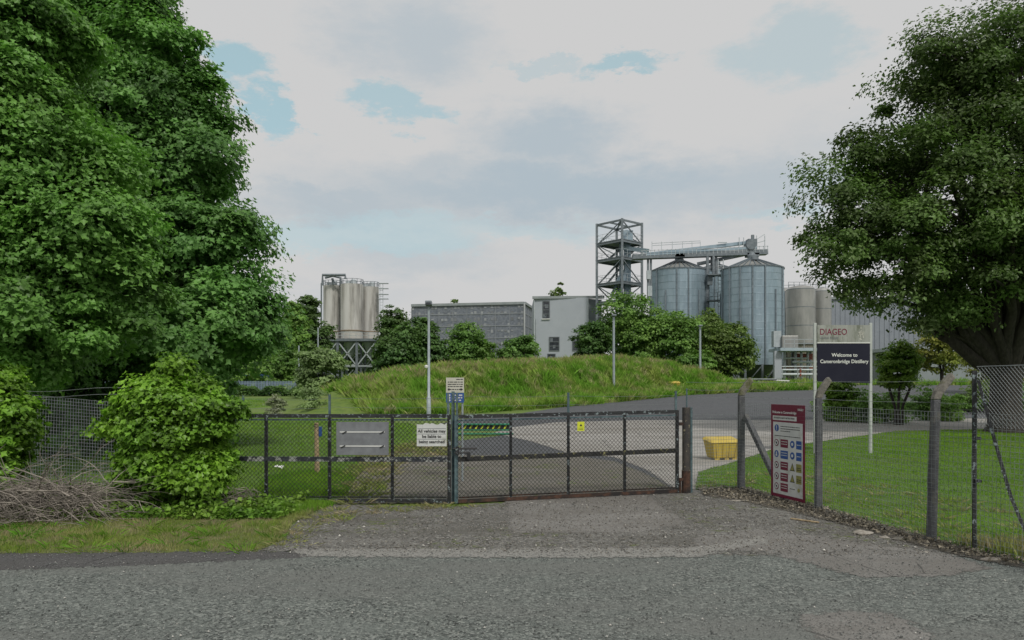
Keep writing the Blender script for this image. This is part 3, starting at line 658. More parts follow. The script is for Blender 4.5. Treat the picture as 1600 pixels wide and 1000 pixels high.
# ---- ivy bushes near the gate
def bush(name, ells, base, label, leaf, ncl, cr, ntw, nlf, ls, **k):
    return tree(name, base, ells, label, 'bush', leaf, ncl, cr, ntw, nlf, ls, .06, .5, 14, 1, **k)
bush('ivy_bush', [px_ell(272, 690, 10.3, 62, 84), px_ell(256, 632, 10.3, 48, 38), px_ell(290, 640, 10.2, 46, 42), px_ell(322, 682, 10.3, 34, 52), px_ell(272, 582, 10.3, 16, 24), px_ell(178, 668, 10.3, 14, 16), px_ell(352, 640, 10.2, 14, 20),
   px_ell(212, 655, 10.3, 24, 30), px_ell(310, 740, 10.1, 38, 36), px_ell(232, 735, 10.2, 38, 42)], (P(275, 0, 10.3).x, 10.3, 0), 'large bright ivy covered bush right beside the left gate', L_ivy, 300, .20, 22, 12, .070, spread=.38, inner=.62, core=.02, aspect=.85)
bush('ivy_bush', [px_ell(-20, 640, 10.1, 50, 62), px_ell(-90, 680, 10.1, 90, 110), px_ell(15, 665, 10, 28, 36), px_ell(-15, 715, 10, 40, 40), px_ell(-35, 600, 10.1, 46, 34)], (P(-20, 0, 10.1).x, 10.1, 0), 'bright ivy covered bush cut by the left picture edge', L_ivy, 200, .21, 20, 11, .078, spread=.38, inner=.7, core=.02, aspect=.85)
# undergrowth at the feet
def patch_leaves(name, region, n, ls, h, m, label, cat):
    pts = np.array([(random.uniform(region[0], region[1]), random.uniform(region[2], region[3])) for _ in range(n)])
    z = rng.random(n) ** 1.5 * h * (0.6 + .4 * np.sin(pts[:, 0] * 5) * np.sin(pts[:, 1] * 7)) + .02
    C = np.stack([pts[:, 0], pts[:, 1], z], 1); Nr = rng.normal(size=(n, 3)) * .5 + np.array([0, -.2, 1])
    o = leaf_cloud(name, C, Nr, ls * rng.uniform(.6, 1.3, n), m); return tag(o, label, cat, kind='stuff')
patch_leaves('undergrowth', (-6.6, -2.9, 9.3, 10.6), 5200, .07, .20, L_bright, 'low leafy weeds at the feet of the left bushes', 'weeds')

# ---- grass blades
def blades(name, poly, n, h, w, m, label, hf=None, lean=.5, dens_pow=1.0, yr=None, tintscale=1, tuft=0, spread=.3):
    P2 = np.array(poly); lo = P2.min(0); hi = P2.max(0)
    def inside(q):
        c = np.zeros(len(q), bool); j = len(P2) - 1
        for i in range(len(P2)):
            xi, yi = P2[i]; xj, yj = P2[j]
            cond = ((yi > q[:, 1]) != (yj > q[:, 1])) & (q[:, 0] < (xj - xi) * (q[:, 1] - yi) / (yj - yi + 1e-12) + xi)
            c ^= cond; j = i
        return c
    out = []; tot = 0
    while tot < n:
        k = n * 2
        u = rng.random(k) ** dens_pow
        q = np.stack([rng.uniform(lo[0], hi[0], k), lo[1] + (hi[1] - lo[1]) * u], 1)
        vis = np.abs(q[:, 0]) < q[:, 1] * .74 + 4.5
        q = q[inside(q) & vis]; out.append(q); tot += len(q)
        if len(out) > 60: break
    q = np.concatenate(out)[:n]; n = len(q)
    if tuft:
        m_ = n // tuft; cen = q[:m_]; rad = spread * rng.uniform(.4, 1.3, m_); offs = rng.normal(size=(m_, tuft, 2)) * (rad[:, None, None] * .45)
        q = (cen[:, None] + offs).reshape(-1, 2); n = len(q); th = np.repeat(rng.uniform(.45, 1.5, m_), tuft); tt = np.repeat(rng.random(m_), tuft)
    z = (hf or base_h)(q[:, 0], q[:, 1])
    B = np.stack([q[:, 0], q[:, 1], z], 1); dist = q[:, 1]
    clump = .6 + .8 * (np.sin(q[:, 0] * 2.1 + np.sin(q[:, 1] * 1.7) * 2) * np.sin(q[:, 1] * 2.6 + q[:, 0]) * .5 + .5)
    hh = h * rng.uniform(.5, 1.25, n) * clump; ww = np.maximum(w, dist * .0009)
    if tuft: hh = h * th * rng.uniform(.6, 1.1, n)
    a = rng.uniform(0, 2 * np.pi, n); dirx = np.stack([np.cos(a), np.sin(a), np.zeros(n)], 1)
    b = rng.uniform(0, 2 * np.pi, n); ln = np.stack([np.cos(b), np.sin(b), np.zeros(n)], 1) * (hh * lean * rng.random(n))[:, None]
    if tuft: ln = ln * .5 + np.concatenate([offs.reshape(-1, 2) * 1.2, np.zeros((n, 1))], 1) + np.array([-.12, -.1, 0]) * hh[:, None]
    V = np.empty((n, 4, 3)); up = np.array([0, 0, 1.0])
    V[:, 0] = B - dirx * ww[:, None] / 2; V[:, 1] = B + dirx * ww[:, None] / 2
    V[:, 2] = B + up * (hh * .6)[:, None] + ln * .4 + dirx * ww[:, None] * .35; V[:, 3] = B + up * hh[:, None] + ln
    idx = np.arange(n)[:, None] * 4
    Fc = np.concatenate([idx + [[0, 1, 2]], idx + [[0, 2, 3]]])
    t = .35 * (clump - .6) / .8 + .65 * rng.random(n)
    if tuft: t = .65 * tt + .35 * rng.random(n)
    o = link_mesh(name, fast_mesh(name, V.reshape(-1, 3), Fc, np.repeat(t, 4)), m)
    return tag(o, label, 'grass', kind='stuff')
blades('lawn_grass', lawn, 190000, .045, .006, M_lawnblade, 'short mown grass of the right lawn', dens_pow=2.2)
field_poly = [gp(*q) for q in [(528, 786), (560, 744), (595, 711), (650, 699), (705, 690), (640, 662)]] + [(-12, 41), (-20, 60), (-45, 60), (-12, 11.2), (-4.5, 11.0)]
blades('field_grass', field_poly, 110000, .06, .007, M_lawnblade, 'grass of the field behind the left gate', dens_pow=2.6)
blades('verge_grass', [(x, y) for x, y in verge], 60000, .045, .005, M_vergeblade, 'dry and green grass of the left verge')
tufts = [gp(*q) for q in [(360, 795), (400, 775), (480, 782), (530, 776), (520, 792), (480, 802), (400, 812), (330, 815)]]
blades('tall_grass', tufts, 9000, .07, .007, M_blade, 'taller green grass at the foot of the left gate')
edge_w = [gp(*q) for q in [(520, 790), (535, 745), (580, 705), (650, 692), (705, 690), (705, 712), (640, 720), (600, 760), (610, 786)]]
blades('edge_weeds', edge_w, 7000, .07, .007, M_vergeblade, 'weeds creeping over the gravel inside the left gate', tuft=18, spread=.16)
blades('edge_weeds', [gp(*q) for q in [(430, 858), (450, 820), (500, 795), (700, 788), (760, 792), (560, 806), (500, 830), (480, 855)]], 1800, .045, .006, M_vergeblade, 'sparse weeds at the left rim of the forecourt', tuft=18, spread=.10)
blades('verge_weeds', [(x, y) for x, y in verge], 5000, .07, .007, M_blade, 'taller green weeds dotted over the left verge', tuft=22, spread=.14)
blades('lawn_weeds', [gp(*q) for q in [(1100, 762), (1165, 762), (1285, 793), (1460, 842), (1600, 878), (1700, 850), (1600, 800), (1300, 745), (1120, 740)]], 3500, .06, .007, M_vergeblade, 'longer weeds in the lawn near the fence', tuft=20, spread=.12)
tuft2 = [gp(*q) for q in [(380, 785), (420, 745), (520, 735), (560, 742), (540, 780)]]
blades('tall_grass', tuft2, 9000, .08, .007, M_blade, 'taller tufts just inside the left gate')
blades('fence_grass', [(4.75, 7.9), (4.85, 7.4), (5.05, 6.4), (5.9, 6.2), (5.9, 7.8)], 5000, .13, .007, M_vergeblade, 'yellowish long grass at the right fence corner')
# mound: pale and green long grass
mp = []
for x, y, z in RIDGE: mp.append((x, y))
d0 = Vector((RIDGE[-1][0] - RIDGE[0][0], RIDGE[-1][1] - RIDGE[0][1])).normalized(); nn = Vector((-d0.y, d0.x))
lowside = [(x - nn.x * 8.3, y - nn.y * 8.3) for x, y, z in RIDGE]; upside = [(x + nn.x * 2.5, y + nn.y * 2.5) for x, y, z in RIDGE]
lowside[0] = (lowside[0][0] - 2, lowside[0][1]); lowside[-1] = (lowside[-1][0] + 3.5, lowside[-1][1] + 1.5)
yard_np = np.array(inner)
blades('mound_grass', lowside + upside[::-1], 90000, .26, .03, M_moundblade, 'long rough grass covering the mound', hf=H, lean=.9)
blades('mound_tussocks', lowside + upside[::-1], 130000, .55, .032, M_moundblade, 'taller tussocks of rough grass and weeds on the mound', hf=H, lean=.9, tuft=26, spread=.34)
blades('seed_grass', [(x - nn.x * 2.0, y - nn.y * 2.0) for x, y, z in RIDGE] + upside[::-1], 24000, .55, .022, M_seed, 'pale seeding grass along the crest of the mound', hf=H, lean=.7)
# tall weeds on the yard far edge
blades('yard_edge_grass', [(17, 71), (24, 78.5), (58, 80.5), (58, 83), (20, 82), (15, 74)], 12000, .6, .05, M_moundblade, 'rough grass along the far edge of the yard', hf=H)
# loose chippings
def stones(name, poly_fn, n, smin, smax, m, label):
    V = []; Fs = []; T = []
    ico = [(0, 0, 1), (.9, 0, .1), (.2, .85, 0), (-.8, .5, -.05), (-.7, -.6, .05), (.3, -.9, 0), (0, 0, -.6)]
    fs = [(0, 1, 2), (0, 2, 3), (0, 3, 4), (0, 4, 5), (0, 5, 1), (6, 2, 1), (6, 3, 2), (6, 4, 3), (6, 5, 4), (6, 1, 5)]
    ico = np.array(ico); fs = np.array(fs)
    pts = poly_fn(n); n = len(pts)
    a = rng.uniform(0, 2 * np.pi, n); s = smin + (smax - smin) * rng.random(n) ** 3
    sc = np.stack([s * rng.uniform(.7, 1.3, n), s * rng.uniform(.7, 1.3, n), s * rng.uniform(.4, .8, n)], 1)
    q = ico[None] * sc[:, None, :] + rng.normal(size=(n, 7, 3)) * (s * .12)[:, None, None]
    ca, sa = np.cos(a)[:, None], np.sin(a)[:, None]
    x = q[:, :, 0] * ca - q[:, :, 1] * sa; y = q[:, :, 0] * sa + q[:, :, 1] * ca
    W_ = np.stack([x + pts[:, 0:1], y + pts[:, 1:2], q[:, :, 2] + (s * .15)[:, None] + .012], 2)
    F_ = (np.arange(n)[:, None, None] * 7 + fs[None]).reshape(-1, 3)
    o = link_mesh(name, fast_mesh(name, W_.reshape(-1, 3), F_, np.repeat(rng.random(n), 7)), m)
    return tag(o, label, 'gravel', kind='stuff')
def road_pts(n):
    y = 4.4 + 3.2 * rng.random(n); x = rng.uniform(-1, 1, n) * (y * .74); return np.stack([x, y], 1)
stones('loose_chippings', road_pts, 26000, .003, .0095, M_pebble, 'loose grey chippings lying on the road')
def apr_pts(n):
    q = np.stack([rng.uniform(-3.5, 5.6, n * 3), rng.uniform(7.2, 11.6, n * 3)], 1); return q[in_poly(np.array(apron), q)][:n]
stones('loose_gravel', apr_pts, 16000, .004, .013, mat('brown_pebble', (.12, .11, .095), (.24, .225, .195), 60, .95, tint=.7), 'loose brown gravel on the forecourt')
stones('pale_pebbles', apr_pts, 500, .006, .020, mat('pale_pebble', (.36, .35, .32), (.5, .49, .46), 60, .9, tint=.4), 'pale pebbles dotted over the forecourt')
stones('pale_pebbles', road_pts, 380, .005, .013, MATS['pale_pebble'], 'pale chips dotted over the road')
def inn_pts(n):
    q = np.stack([rng.uniform(-4, 3, n * 3), rng.uniform(10.9, 20, n * 3)], 1)
    pl = np.array([gp(*q_) for q_ in [(525, 789), (555, 747), (592, 714), (650, 702), (700, 712), (860, 715), (760, 786)]]); return q[in_poly(pl, q)][:n]
stones('inner_gravel', inn_pts, 6000, .006, .02, mat('inner_pebble', (.12, .11, .095), (.24, .225, .195), 60, .95, tint=.6), 'gravel scattered inside the left gate')
# dead leaves on the soil strip
def lit_pts(n):
    q = np.stack([rng.uniform(2.6, 5.4, n * 6), rng.uniform(6.6, 12.4, n * 6)], 1); return q[in_poly(np.array(litter), q)][:n]
lp = lit_pts(3200)
C = np.concatenate([lp, (.018 + .03 * rng.random(len(lp)))[:, None]], 1)
o = leaf_cloud('dead_leaves', C, rng.normal(size=C.shape) * .5 + np.array([0, 0, 1]), .038 * rng.uniform(.4, 1.3, len(lp)), mat('dead_leaf', (.13, .115, .085), (.25, .225, .175), 5, .9, tint=.6)); tag(o, 'brown dead leaves gathered at the fence foot', 'leaf litter', kind='stuff')
# ---- brushwood heaps
def brush(name, base, n, L, label, hgt):
    mb = MB(); b = Vector(base)
    for i in range(n):
        mb.cur = random.random()
        s = b + Vector((random.uniform(-.75, .55) * L, random.uniform(-.35, .35) * L, random.uniform(0, hgt)))
        a = random.choice((0, math.pi)) + random.gauss(0, .55); e = random.gauss(.06, .28); l = random.uniform(.3, 1.0) * L
        d = Vector((math.cos(a) * math.cos(e), math.sin(a) * .5 * math.cos(e), math.sin(e))); p = s; pts = [p.copy()]; k = 6
        for j in range(k):
            d = (d + Vector((random.gauss(0, .22), random.gauss(0, .2), random.gauss(-.07, .18)))).normalized(); p = p + d * l / k
            if p.z < .02: p.z = .03
            pts.append(p.copy())
        r = random.uniform(.002, .009) * (1.6 if random.random() < .1 else 1)
        mb.tube(pts, [r * (1 - .12 * j) for j in range(len(pts))], 4, cap=False)
        for j in (2, 3, 4):
            if random.random() < .8:
                dd = (d + Vector((random.gauss(0, .6), random.gauss(0, .5), random.gauss(.1, .5)))).normalized(); q = pts[j]; ll = l * random.uniform(.15, .4)
                mb.tube([q, q + dd * ll * .5 + Vector((0, 0, random.gauss(0, .03))), q + dd * ll], [r * .6, r * .5, r * .3], 3, cap=False)
    o = mb.build(name, M_twig, loc=base); return tag(o, label, 'brushwood')
brush('brushwood_heap', (P(85, 0, 9.5).x, 9.5, 0), 620, 1.15, 'heap of dead grey branches lying before the left bushes', .42)
brush('brushwood_heap', (P(365, 0, 10.2).x, 10.2, 0), 60, .42, 'small tangle of dead twigs between bush and gate', .3)

# ---------------------------------------------------------------- signs text
def text_mesh(s, size, M, m, parent, name='lettering', align='CENTER', bold=0.0, extr=.002, sx=1.0):
    cu = bpy.data.curves.new('txt', 'FONT'); cu.body = s; cu.size = size; cu.align_x = align; cu.align_y = 'CENTER'; cu.extrude = extr; cu.offset = bold; cu.resolution_u = 3
    ob = bpy.data.objects.new('txt', cu); COL.objects.link(ob); bpy.context.view_layer.update()
    dg = bpy.context.evaluated_depsgraph_get(); me = bpy.data.meshes.new_from_object(ob.evaluated_get(dg))
    bpy.data.objects.remove(ob)
    me.transform(M @ Matrix.Diagonal((sx, 1, 1, 1))); me.materials.clear()
    return link_mesh(name, me, m, parent)
def frame(origin, xdir):
    """4x4: local X along xdir (horizontal), local Y up, local Z towards the viewer side"""
    x = Vector(xdir).normalized(); y = Vector((0, 0, 1)); z = x.cross(y)
    M = Matrix((x, y, z)).transposed().to_4x4(); M.translation = Vector(origin); return M
def rect(mb, M, x0, y0, x1, y1, z, t=.002):
    return mb.prism([(x0, y0), (x1, y0), (x1, y1), (x0, y1)], M @ Matrix.Translation((0, 0, z)), t)
def disc(mb, M, cx, cy, r, z, n=20, t=.002, sx=1):
    return mb.prism([(cx + sx * r * math.cos(2 * math.pi * k / n), cy + r * math.sin(2 * math.pi * k / n)) for k in range(n)], M @ Matrix.Translation((0, 0, z)), t)
def wordbars(mb, M, x0, x1, y, h, z, seed):
    r = random.Random(seed); x = x0
    while x < x1 - h:
        w = min(h * r.uniform(1.2, 4.5), x1 - x); rect(mb, M, x, y - h / 2, x + w, y + h / 2, z, .001); x += w + h * .6

# ---------------------------------------------------------------- gates
ZT = 1.265
def wire_diamond(A, B, z0, z1, step, r, mb):
    A = Vector(A); B = Vector(B); L = (B - A).length; u = (B - A).normalized(); Hh = z1 - z0
    k = -int(Hh / step) - 1
    while k * step < L:
        for sgn in (1, -1):
            s0, s1 = k * step, k * step + Hh     # slope 1
            a0, a1 = max(0, s0), min(L, s1)
            if a1 - a0 < .01: continue
            zz = lambda s: z0 + (s - s0) if sgn > 0 else z1 - (s - s0)
            mb.tube([A + u * a0 + Vector((0, 0, zz(a0))), A + u * a1 + Vector((0, 0, zz(a1)))], r, 3, cap=False)
        k += 1
def gate_leaf(A, B, za, zb, bars, label, spikes, mid_mat, low_mat):
    """A,B: bottom corners on the ground"""
    A = Vector((*A, 0)); B = Vector((*B, 0)); L = (B - A).length; u = (B - A).normalized(); nrm = Vector((u.y, -u.x, 0))
    t = thing('steel_gate', A, label, 'gate', 'pair of steel gates')
    at = lambda s, z: A + u * s + Vector((0, 0, z))
    sl = (zb - za) / L
    MB().bar(at(0, za + .0), at(L, zb), .05, .055).build('top_rail', M_gate, t)
    MB().bar(at(0, za - .055), at(L, zb - .055), .022, .022).build('mesh_rail', M_blue, t)
    MB().bar(at(0, .64), at(L, .64 + sl * L), .05, .068).build('middle_rail', mid_mat, t)
    MB().bar(at(0, .035), at(L, .045), .05, .05).build('bottom_rail', low_mat, t)
    MB().bar(at(.04, .085), at(L - .04, .095), .018, .018).build('mesh_rail', low_mat, t)
    for s in bars: MB().bar(at(s, .06), at(s, za - .028 + sl * s), .042, .042).build('upright', M_gate, t)
    for s in (0.0, L): MB().bar(at(s, .01), at(s, (za if s == 0 else zb) + .02), .05, .05).build('stile', M_blue if s == 0 and low_mat is M_rust else M_gate, t)
    mb = MB(); wire_diamond(A + nrm * .03, B + nrm * .03, .08, min(za, zb) - .04, .062, .0034, mb); mb.build('chain_link', M_wire, t)
    tops = []
    for s, zt, w in spikes:
        MB().bar(at(s, za + sl * s + .026), at(s, zt), w, w).build('wire_upright', M_blue, t)
    if len(spikes) > 1:
        mb = MB(); n = len(spikes)
        for lv in (.05, .18, .30):
            pts = []
            for (s, zt, w), (s2, zt2, w2) in zip(spikes[:-1], spikes[1:]):
                for j in range(6):
                    f = j / 6; pts.append(at(s + (s2 - s) * f, min(zt, zt2) - lv + (max(0, 0)) - .015 * math.sin(math.pi * f)))
            pts.append(at(spikes[-1][0], min(spikes[-1][1], spikes[-2][1]) - lv)); mb.tube(pts, .0022, 3, cap=False)
        mb.build('barbed_wire', M_gwired, t)
    return t
gl0 = (-4.28, 10.72); gl1 = (P(702, 0, 10.62).x, 10.62); gr0 = (P(713, 0, 10.62).x, 10.62); gr1 = (P(1058, 0, 11.62).x, 11.62)
def along(A, B, px):
    """parameter on the line A-B at a picture column"""
    k = (px - 800) / F; dx, dy = B[0] - A[0], B[1] - A[1]; t = (k * A[1] - A[0]) / (dx - k * dy); return t * math.hypot(dx, dy)
gate_leaf(gl0, gl1, ZT, ZT, [along(gl0, gl1, q) for q in (416, 515, 613)], 'left steel mesh gate with black peeling rails and a grey panel on it',
          [(along(gl0, gl1, 380), 1.56, .028), (along(gl0, gl1, 515), 1.575, .03), (along(gl0, gl1, 700), 1.60, .03)], M_midrail, M_gate)
gate_leaf(gr0, gr1, ZT - .01, ZT + .03, [along(gr0, gr1, q) for q in (798, 888, 976)], 'right steel mesh gate with rusty bottom rail and small yellow notice',
          [(along(gr0, gr1, 714), 1.60, .03), (along(gr0, gr1, 888), 1.60, .034), (along(gr0, gr1, 1056), 1.62, .032)], M_midraily, M_rust)
# bolt between the leaves and foot of rust
t = thing('drop_bolt', (gr0[0] + .02, 10.56, .0), 'black slide bolt joining the two gate leaves', 'bolt')
b = Vector((gr0[0], 10.56, 0))
MB().tube([b + Vector((-.04, 0, .80)), b + Vector((.30, .02, .80))], .013, 8).build('slide_bar', M_black, t)
MB().tube([b + Vector((-.02, 0, .74)), b + Vector((.20, .01, .74)), b + Vector((.20, .01, .64))], .011, 8).build('handle', M_black, t)
mb = MB(); mb.box(b + Vector((.02, .0, .77)), (.05, .02, .12)); mb.box(b + Vector((.18, .01, .70)), (.05, .02, .10)); mb.builds('keep_plate', M_gate, t)
# meeting post
t = thing('gate_post', (P(706.5, 0, 10.70).x, 10.70, 0), 'thin blue grey post behind the meeting of the two gates', 'post')
MB().bar(P(708, 0, 10.70) * Vector((1, 1, 0)) if False else Vector((P(708, 0, 10.72).x, 10.72, 0)), Vector((P(708, 0, 10.72).x, 10.72, 1.62)), .045, .045).build('shaft', M_blue, t)
# hinge post right
hp = Vector((P(1072, 0, 11.66).x, 11.66, 0))
t = thing('gate_post', hp, 'thick rusty hinge post right of the right gate with peeling paint', 'post')
smooth_angle(MB().lathe(hp, [(.068, 0), (.066, .35), (.062, .4), (.062, 1.36)], 14).build('shaft', mat('peeling_post', (.028, .028, .03), (.07, .06, .05), 9, .7, c3=(.28, .25, .16), scale3=16, lo3=.6, hi3=.64, bump=.5, bscale=50), t), 50)
MB().lathe(hp + Vector((0, 0, 0)), [(.072, .0), (.071, .36)], 14).build('rusty_sleeve', M_rust, t)
mb = MB(); mb.box(hp + Vector((-.08, -.02, .22)), (.07, .05, .05)); mb.box(hp + Vector((-.08, -.02, 1.1)), (.07, .05, .05)); mb.builds('hinge', M_rust, t)
MB().tube([hp + Vector((-.10, -.02, 0)), hp + Vector((-.10, -.02, .24))], .02, 8).build('hinge_pin', M_rust, t)
t = thing('fence_post', hp + Vector((.09, .03, 0)), 'thin blue grey steel post touching the rusty hinge post', 'post')
MB().bar(hp + Vector((.09, .03, 0)), hp + Vector((.09, .03, 1.36)), .032, .032).build('shaft', M_blue, t)
MB().bar(hp + Vector((.03, .085, 0)), hp + Vector((.03, .085, 1.66)), .02, .02).build('wire_upright', M_blue, t)

# signs on the gates
g = frame(Vector((P(525, 0, 10.58).x, 10.605, 0)), (1, -.01, 0)); t = thing('metal_panel', g.translation + Vector((0, 0, .70)), 'blank grey metal sheet hung on the left gate', 'panel')
zt_ = lambda y, d=10.6: EYE + (HY - y) / F * d
mb = MB(); rect(mb, g, 0, zt_(711), .755, zt_(659), 0, .004); mb.build('sheet', M_panel, t)
mb = MB(); rect(mb, g, .05, zt_(675.8), .70, zt_(674.2), .0045, .006); rect(mb, g, .05, zt_(697.8), .70, zt_(696.2), .0045, .006); mb.builds('strap', M_white, t)
mb = MB()
for x, y in ((.12, 676), (.66, 676), (.10, 698), (.66, 698)):
    mb.bar(g @ Vector((x - .03, zt_(y + 1), .014)), g @ Vector((x + .03, zt_(y - 2), .014)), .012)
mb.builds('cable_tie', M_black, t)
g = frame(Vector((P(651, 0, 10.56).x, 10.58, 0)), (1, 0, 0)); t = thing('notice_sign', g.translation + Vector((0, 0, .85)), 'white board about vehicle searches, worn along its top edge', 'sign')
mb = MB(); y0, y1 = zt_(697), zt_(662)
top = [(.43, y1 + .012)] + [(.43 - .43 * k / 14, y1 + random.uniform(-.015, .012)) for k in range(1, 15)]
mb.prism([(0, y0), (.43, y0)] + top, g, .004); mb.build('board', M_signwhite, t)
for i, s in enumerate(('All vehicles may', 'be liable to', 'being searched')):
    text_mesh(s, .062, g @ Matrix.Translation((.215, zt_(673.5 + i * 8.3), .0062)), M_signtext, t, bold=.0012)
mb = MB(); [rect(mb, g, .01, zt_(yy + .35), .42, zt_(yy - .35), .0045, .001) for yy in (669.5, 678, 686)]; mb.build('guide_line', M_panel, t)
g = frame(Vector((P(902, 0, 11.10).x, 11.10, 0)), Vector((gr1[0] - gr0[0], gr1[1] - gr0[1], 0))); t = thing('notice_sign', g.translation + Vector((0, 0, 1.0)), 'small plain yellow notice tied to the right gate', 'sign')
mb = MB(); rect(mb, g, 0, zt_(673.5, 11.1), .115, zt_(659, 11.1), 0, .003); mb.build('board', M_note, t)
mb = MB(); wordbars(mb, g, .02, .09, zt_(669, 11.1), .006, .0035, 4); wordbars(mb, g, .02, .09, zt_(671, 11.1), .006, .0035, 5)
mb.prism([(.035, zt_(666, 11.1)), (.08, zt_(666, 11.1)), (.0575, zt_(662, 11.1))], g @ Matrix.Translation((0, 0, .0035)), .001); mb.build('print', M_signtext, t)
# white and blue sign on posts inside the gate
dS = 13.0; g = frame(Vector((P(697, 0, dS).x, dS, 0)), (1, 0, 0)); z_ = lambda y: zt_(y, dS); sw = 28 / F * dS
t = thing('information_sign', Vector((P(711, 0, dS).x, dS, 0)), 'cream and blue notice board on two thin posts behind the gates', 'sign')
for xx in (.04, sw - .03): MB().tube([Vector((g.translation.x + xx, dS + .03, 0)), Vector((g.translation.x + xx, dS + .03, z_(595)))], .018, 8).build('post', M_lamp, t)
mb = MB(); rect(mb, g, 0, z_(613.5), sw, z_(590), 0, .004); mb.build('cream_board', M_signcream, t)
mb = MB(); rect(mb, g, 0, z_(629), sw, z_(614), 0, .004); mb.build('blue_board', M_signblue, t)
mb = MB()
for i, y in enumerate((592.8, 597, 600.5, 604, 608.5)): wordbars(mb, g, .03 if i else .18, sw - .02, z_(y), .016, .0045, i)
disc(mb, g, .05, z_(608.5), .02, .0045, 12); disc(mb, g, sw - .05, z_(608.5), .02, .0045, 12); mb.build('print', M_signtext, t)
mb = MB()
for i, y in enumerate((617.5, 621.5, 625.5)): wordbars(mb, g, .12, sw - .03, z_(y), .022, .0045, 20 + i); disc(mb, g, .06, z_(y), .018, .0045, 12)
mb.build('print', M_signwhite, t)

# ---------------------------------------------------------------- right fence
FP = [(3.78, 12.07), (4.25, 10.18), (4.64, 8.08), (4.775, 7.6), (5.02, 6.2), (5.35, 4.3)]
t = thing('mesh_fence', (3.78, 12.07, 0), 'wire mesh fence on cranked concrete posts along the right lawn', 'fence')
def cpost(x, y, hz, crank, w, m, lean=0):
    def part(name, pts, mm):
        mb = MB(); vs = []
        for ox, z, k, tl in pts:
            for sx, sy in ((-1, -1), (1, -1), (1, 1), (-1, 1)):
                vs.append((x + ox + sx * w / 2 * k, y + sy * w / 2 * k, z - sx * w * tl))
        n = len(pts)
        fs = [(i * 4 + k, i * 4 + (k + 1) % 4, i * 4 + 4 + (k + 1) % 4, i * 4 + 4 + k) for i in range(n - 1) for k in range(4)] + [(3, 2, 1, 0), tuple((n - 1) * 4 + k for k in range(4))]
        mb.add(vs, fs); o = mb.build(name, mm, t); bevel(o, .010, 2); return o
    part('post', [(0, -.1, 1.0, 0), (lean * .5, hz * .5, .97, 0), (lean, hz - .02, .9, 0)], m)
    part('cranked_head', [(lean, hz - .018, .92, 0), (lean + crank * .16, hz + .06, .9, .22), (lean + crank * .7, hz + .175, .8, .3), (lean + crank * 1.0, hz + .235, .72, .3), (lean + crank * 1.12, hz + .25, .45, .3)], M_cpost)
cpost(3.76, 12.07, 1.56, .15, .105, M_cpost2)
cpost(4.24, 10.18, 1.55, .14, .088, M_cpost2)
cpost(4.60, 8.08, 1.57, .17, .084, M_cpost2, .05)
o = MB().bar((3.80, 11.98, 1.22), (4.05, 10.85, -.02), .075, .085).build('brace', M_cpost2, t); bevel(o, .01)
# steel angle post and bent brace
def angle_iron(mb, pts, w):
    for a, b in zip(pts[:-1], pts[1:]): mb.bar(a, b, w, w * .35); mb.bar(Vector(a) + Vector((w * .4, .01, 0)), Vector(b) + Vector((w * .4, .01, 0)), w * .2, w)
mb = MB(); mb.bar((4.775, 7.6, 0), (4.775, 7.6, 1.86), .045, .012); mb.bar((4.795, 7.622, 0), (4.795, 7.622, 1.86), .01, .042); mb.build('steel_post', M_gate, t)
mb = MB(); mb.tube([(4.79, 7.56, 1.76), (4.82, 7.36, 1.18), (4.86, 7.17, .62), (4.93, 6.86, .0)], [.02, .022, .022, .02], 4); mb.build('steel_brace', M_gate, t)
mb = MB(); mb.box((4.80, 7.58, 1.16), (.05, .03, .03)); mb.box((4.80, 7.58, .72), (.06, .03, .03)); mb.builds('bracket', M_gate, t)
MB().bar((5.35, 4.3, 0), (5.35, 4.3, 1.9), .05, .05).build('steel_post', M_gate, t)
def grid_mesh(A, B, z0, z1, sv_, sh_, r, mb, sagf=None):
    A = Vector((*A, 0)); B = Vector((*B, 0)); L = (B - A).length; u = (B - A) / L
    n = int(L / sv_); wob = lambda s, z: Vector((u.y, -u.x, 0)) * (.015 * math.sin(s * 3.1 + z * 2)) + Vector((0, 0, (sagf(s / L) if sagf else 0) * z / z1))
    for i in range(n + 1):
        s = L * i / n; mb.tube([A + u * s + Vector((0, 0, z)) + wob(s, z) for z in (z0, (z0 + z1) / 2, z1)], r, 3, cap=False)
    m = int((z1 - z0) / sh_)
    for j in range(m + 1):
        z = z0 + (z1 - z0) * j / m; mb.tube([A + u * (L * k / 12) + Vector((0, 0, z)) + wob(L * k / 12, z) for k in range(13)], r, 3, cap=False)
off = -.07
hx = (hp.x + .09, hp.y + .03)
mb = MB(); grid_mesh(hx, (FP[0][0] + off, FP[0][1] - .08), .02, 1.24, .05, .05, .0022, mb); mb.build('wire_mesh', M_gwired, t)
mb = MB()
for a, b in zip(FP[:3], FP[1:4]): grid_mesh((a[0] + off, a[1]), (b[0] + (off if b != FP[3] else -.03), b[1]), .02, 1.42, .05, .05, .0022, mb)
mb.build('wire_mesh', M_gwired, t)
mb = MB(); grid_mesh((4.765, 7.6), (5.35, 4.3), .02, 1.42, .05, .05, .0022, mb); mb.build('wire_mesh', M_gwired, t)
mb = MB(); wire_diamond((4.80, 7.6, 0), (5.35, 4.3, 0), 1.28, 1.90, .045, .0017, mb)
mb.tube([(4.80, 7.6, 1.9), (5.35, 4.3, 1.9)], .003, 4); mb.build('chain_link', M_gwire, t)
mb = MB()
heads = [(hp.x + .03, hp.y + .085, 0), (3.76, 12.07, .08), (4.24, 10.18, .08), (4.66, 8.08, .1), (4.78, 7.6, 0)]
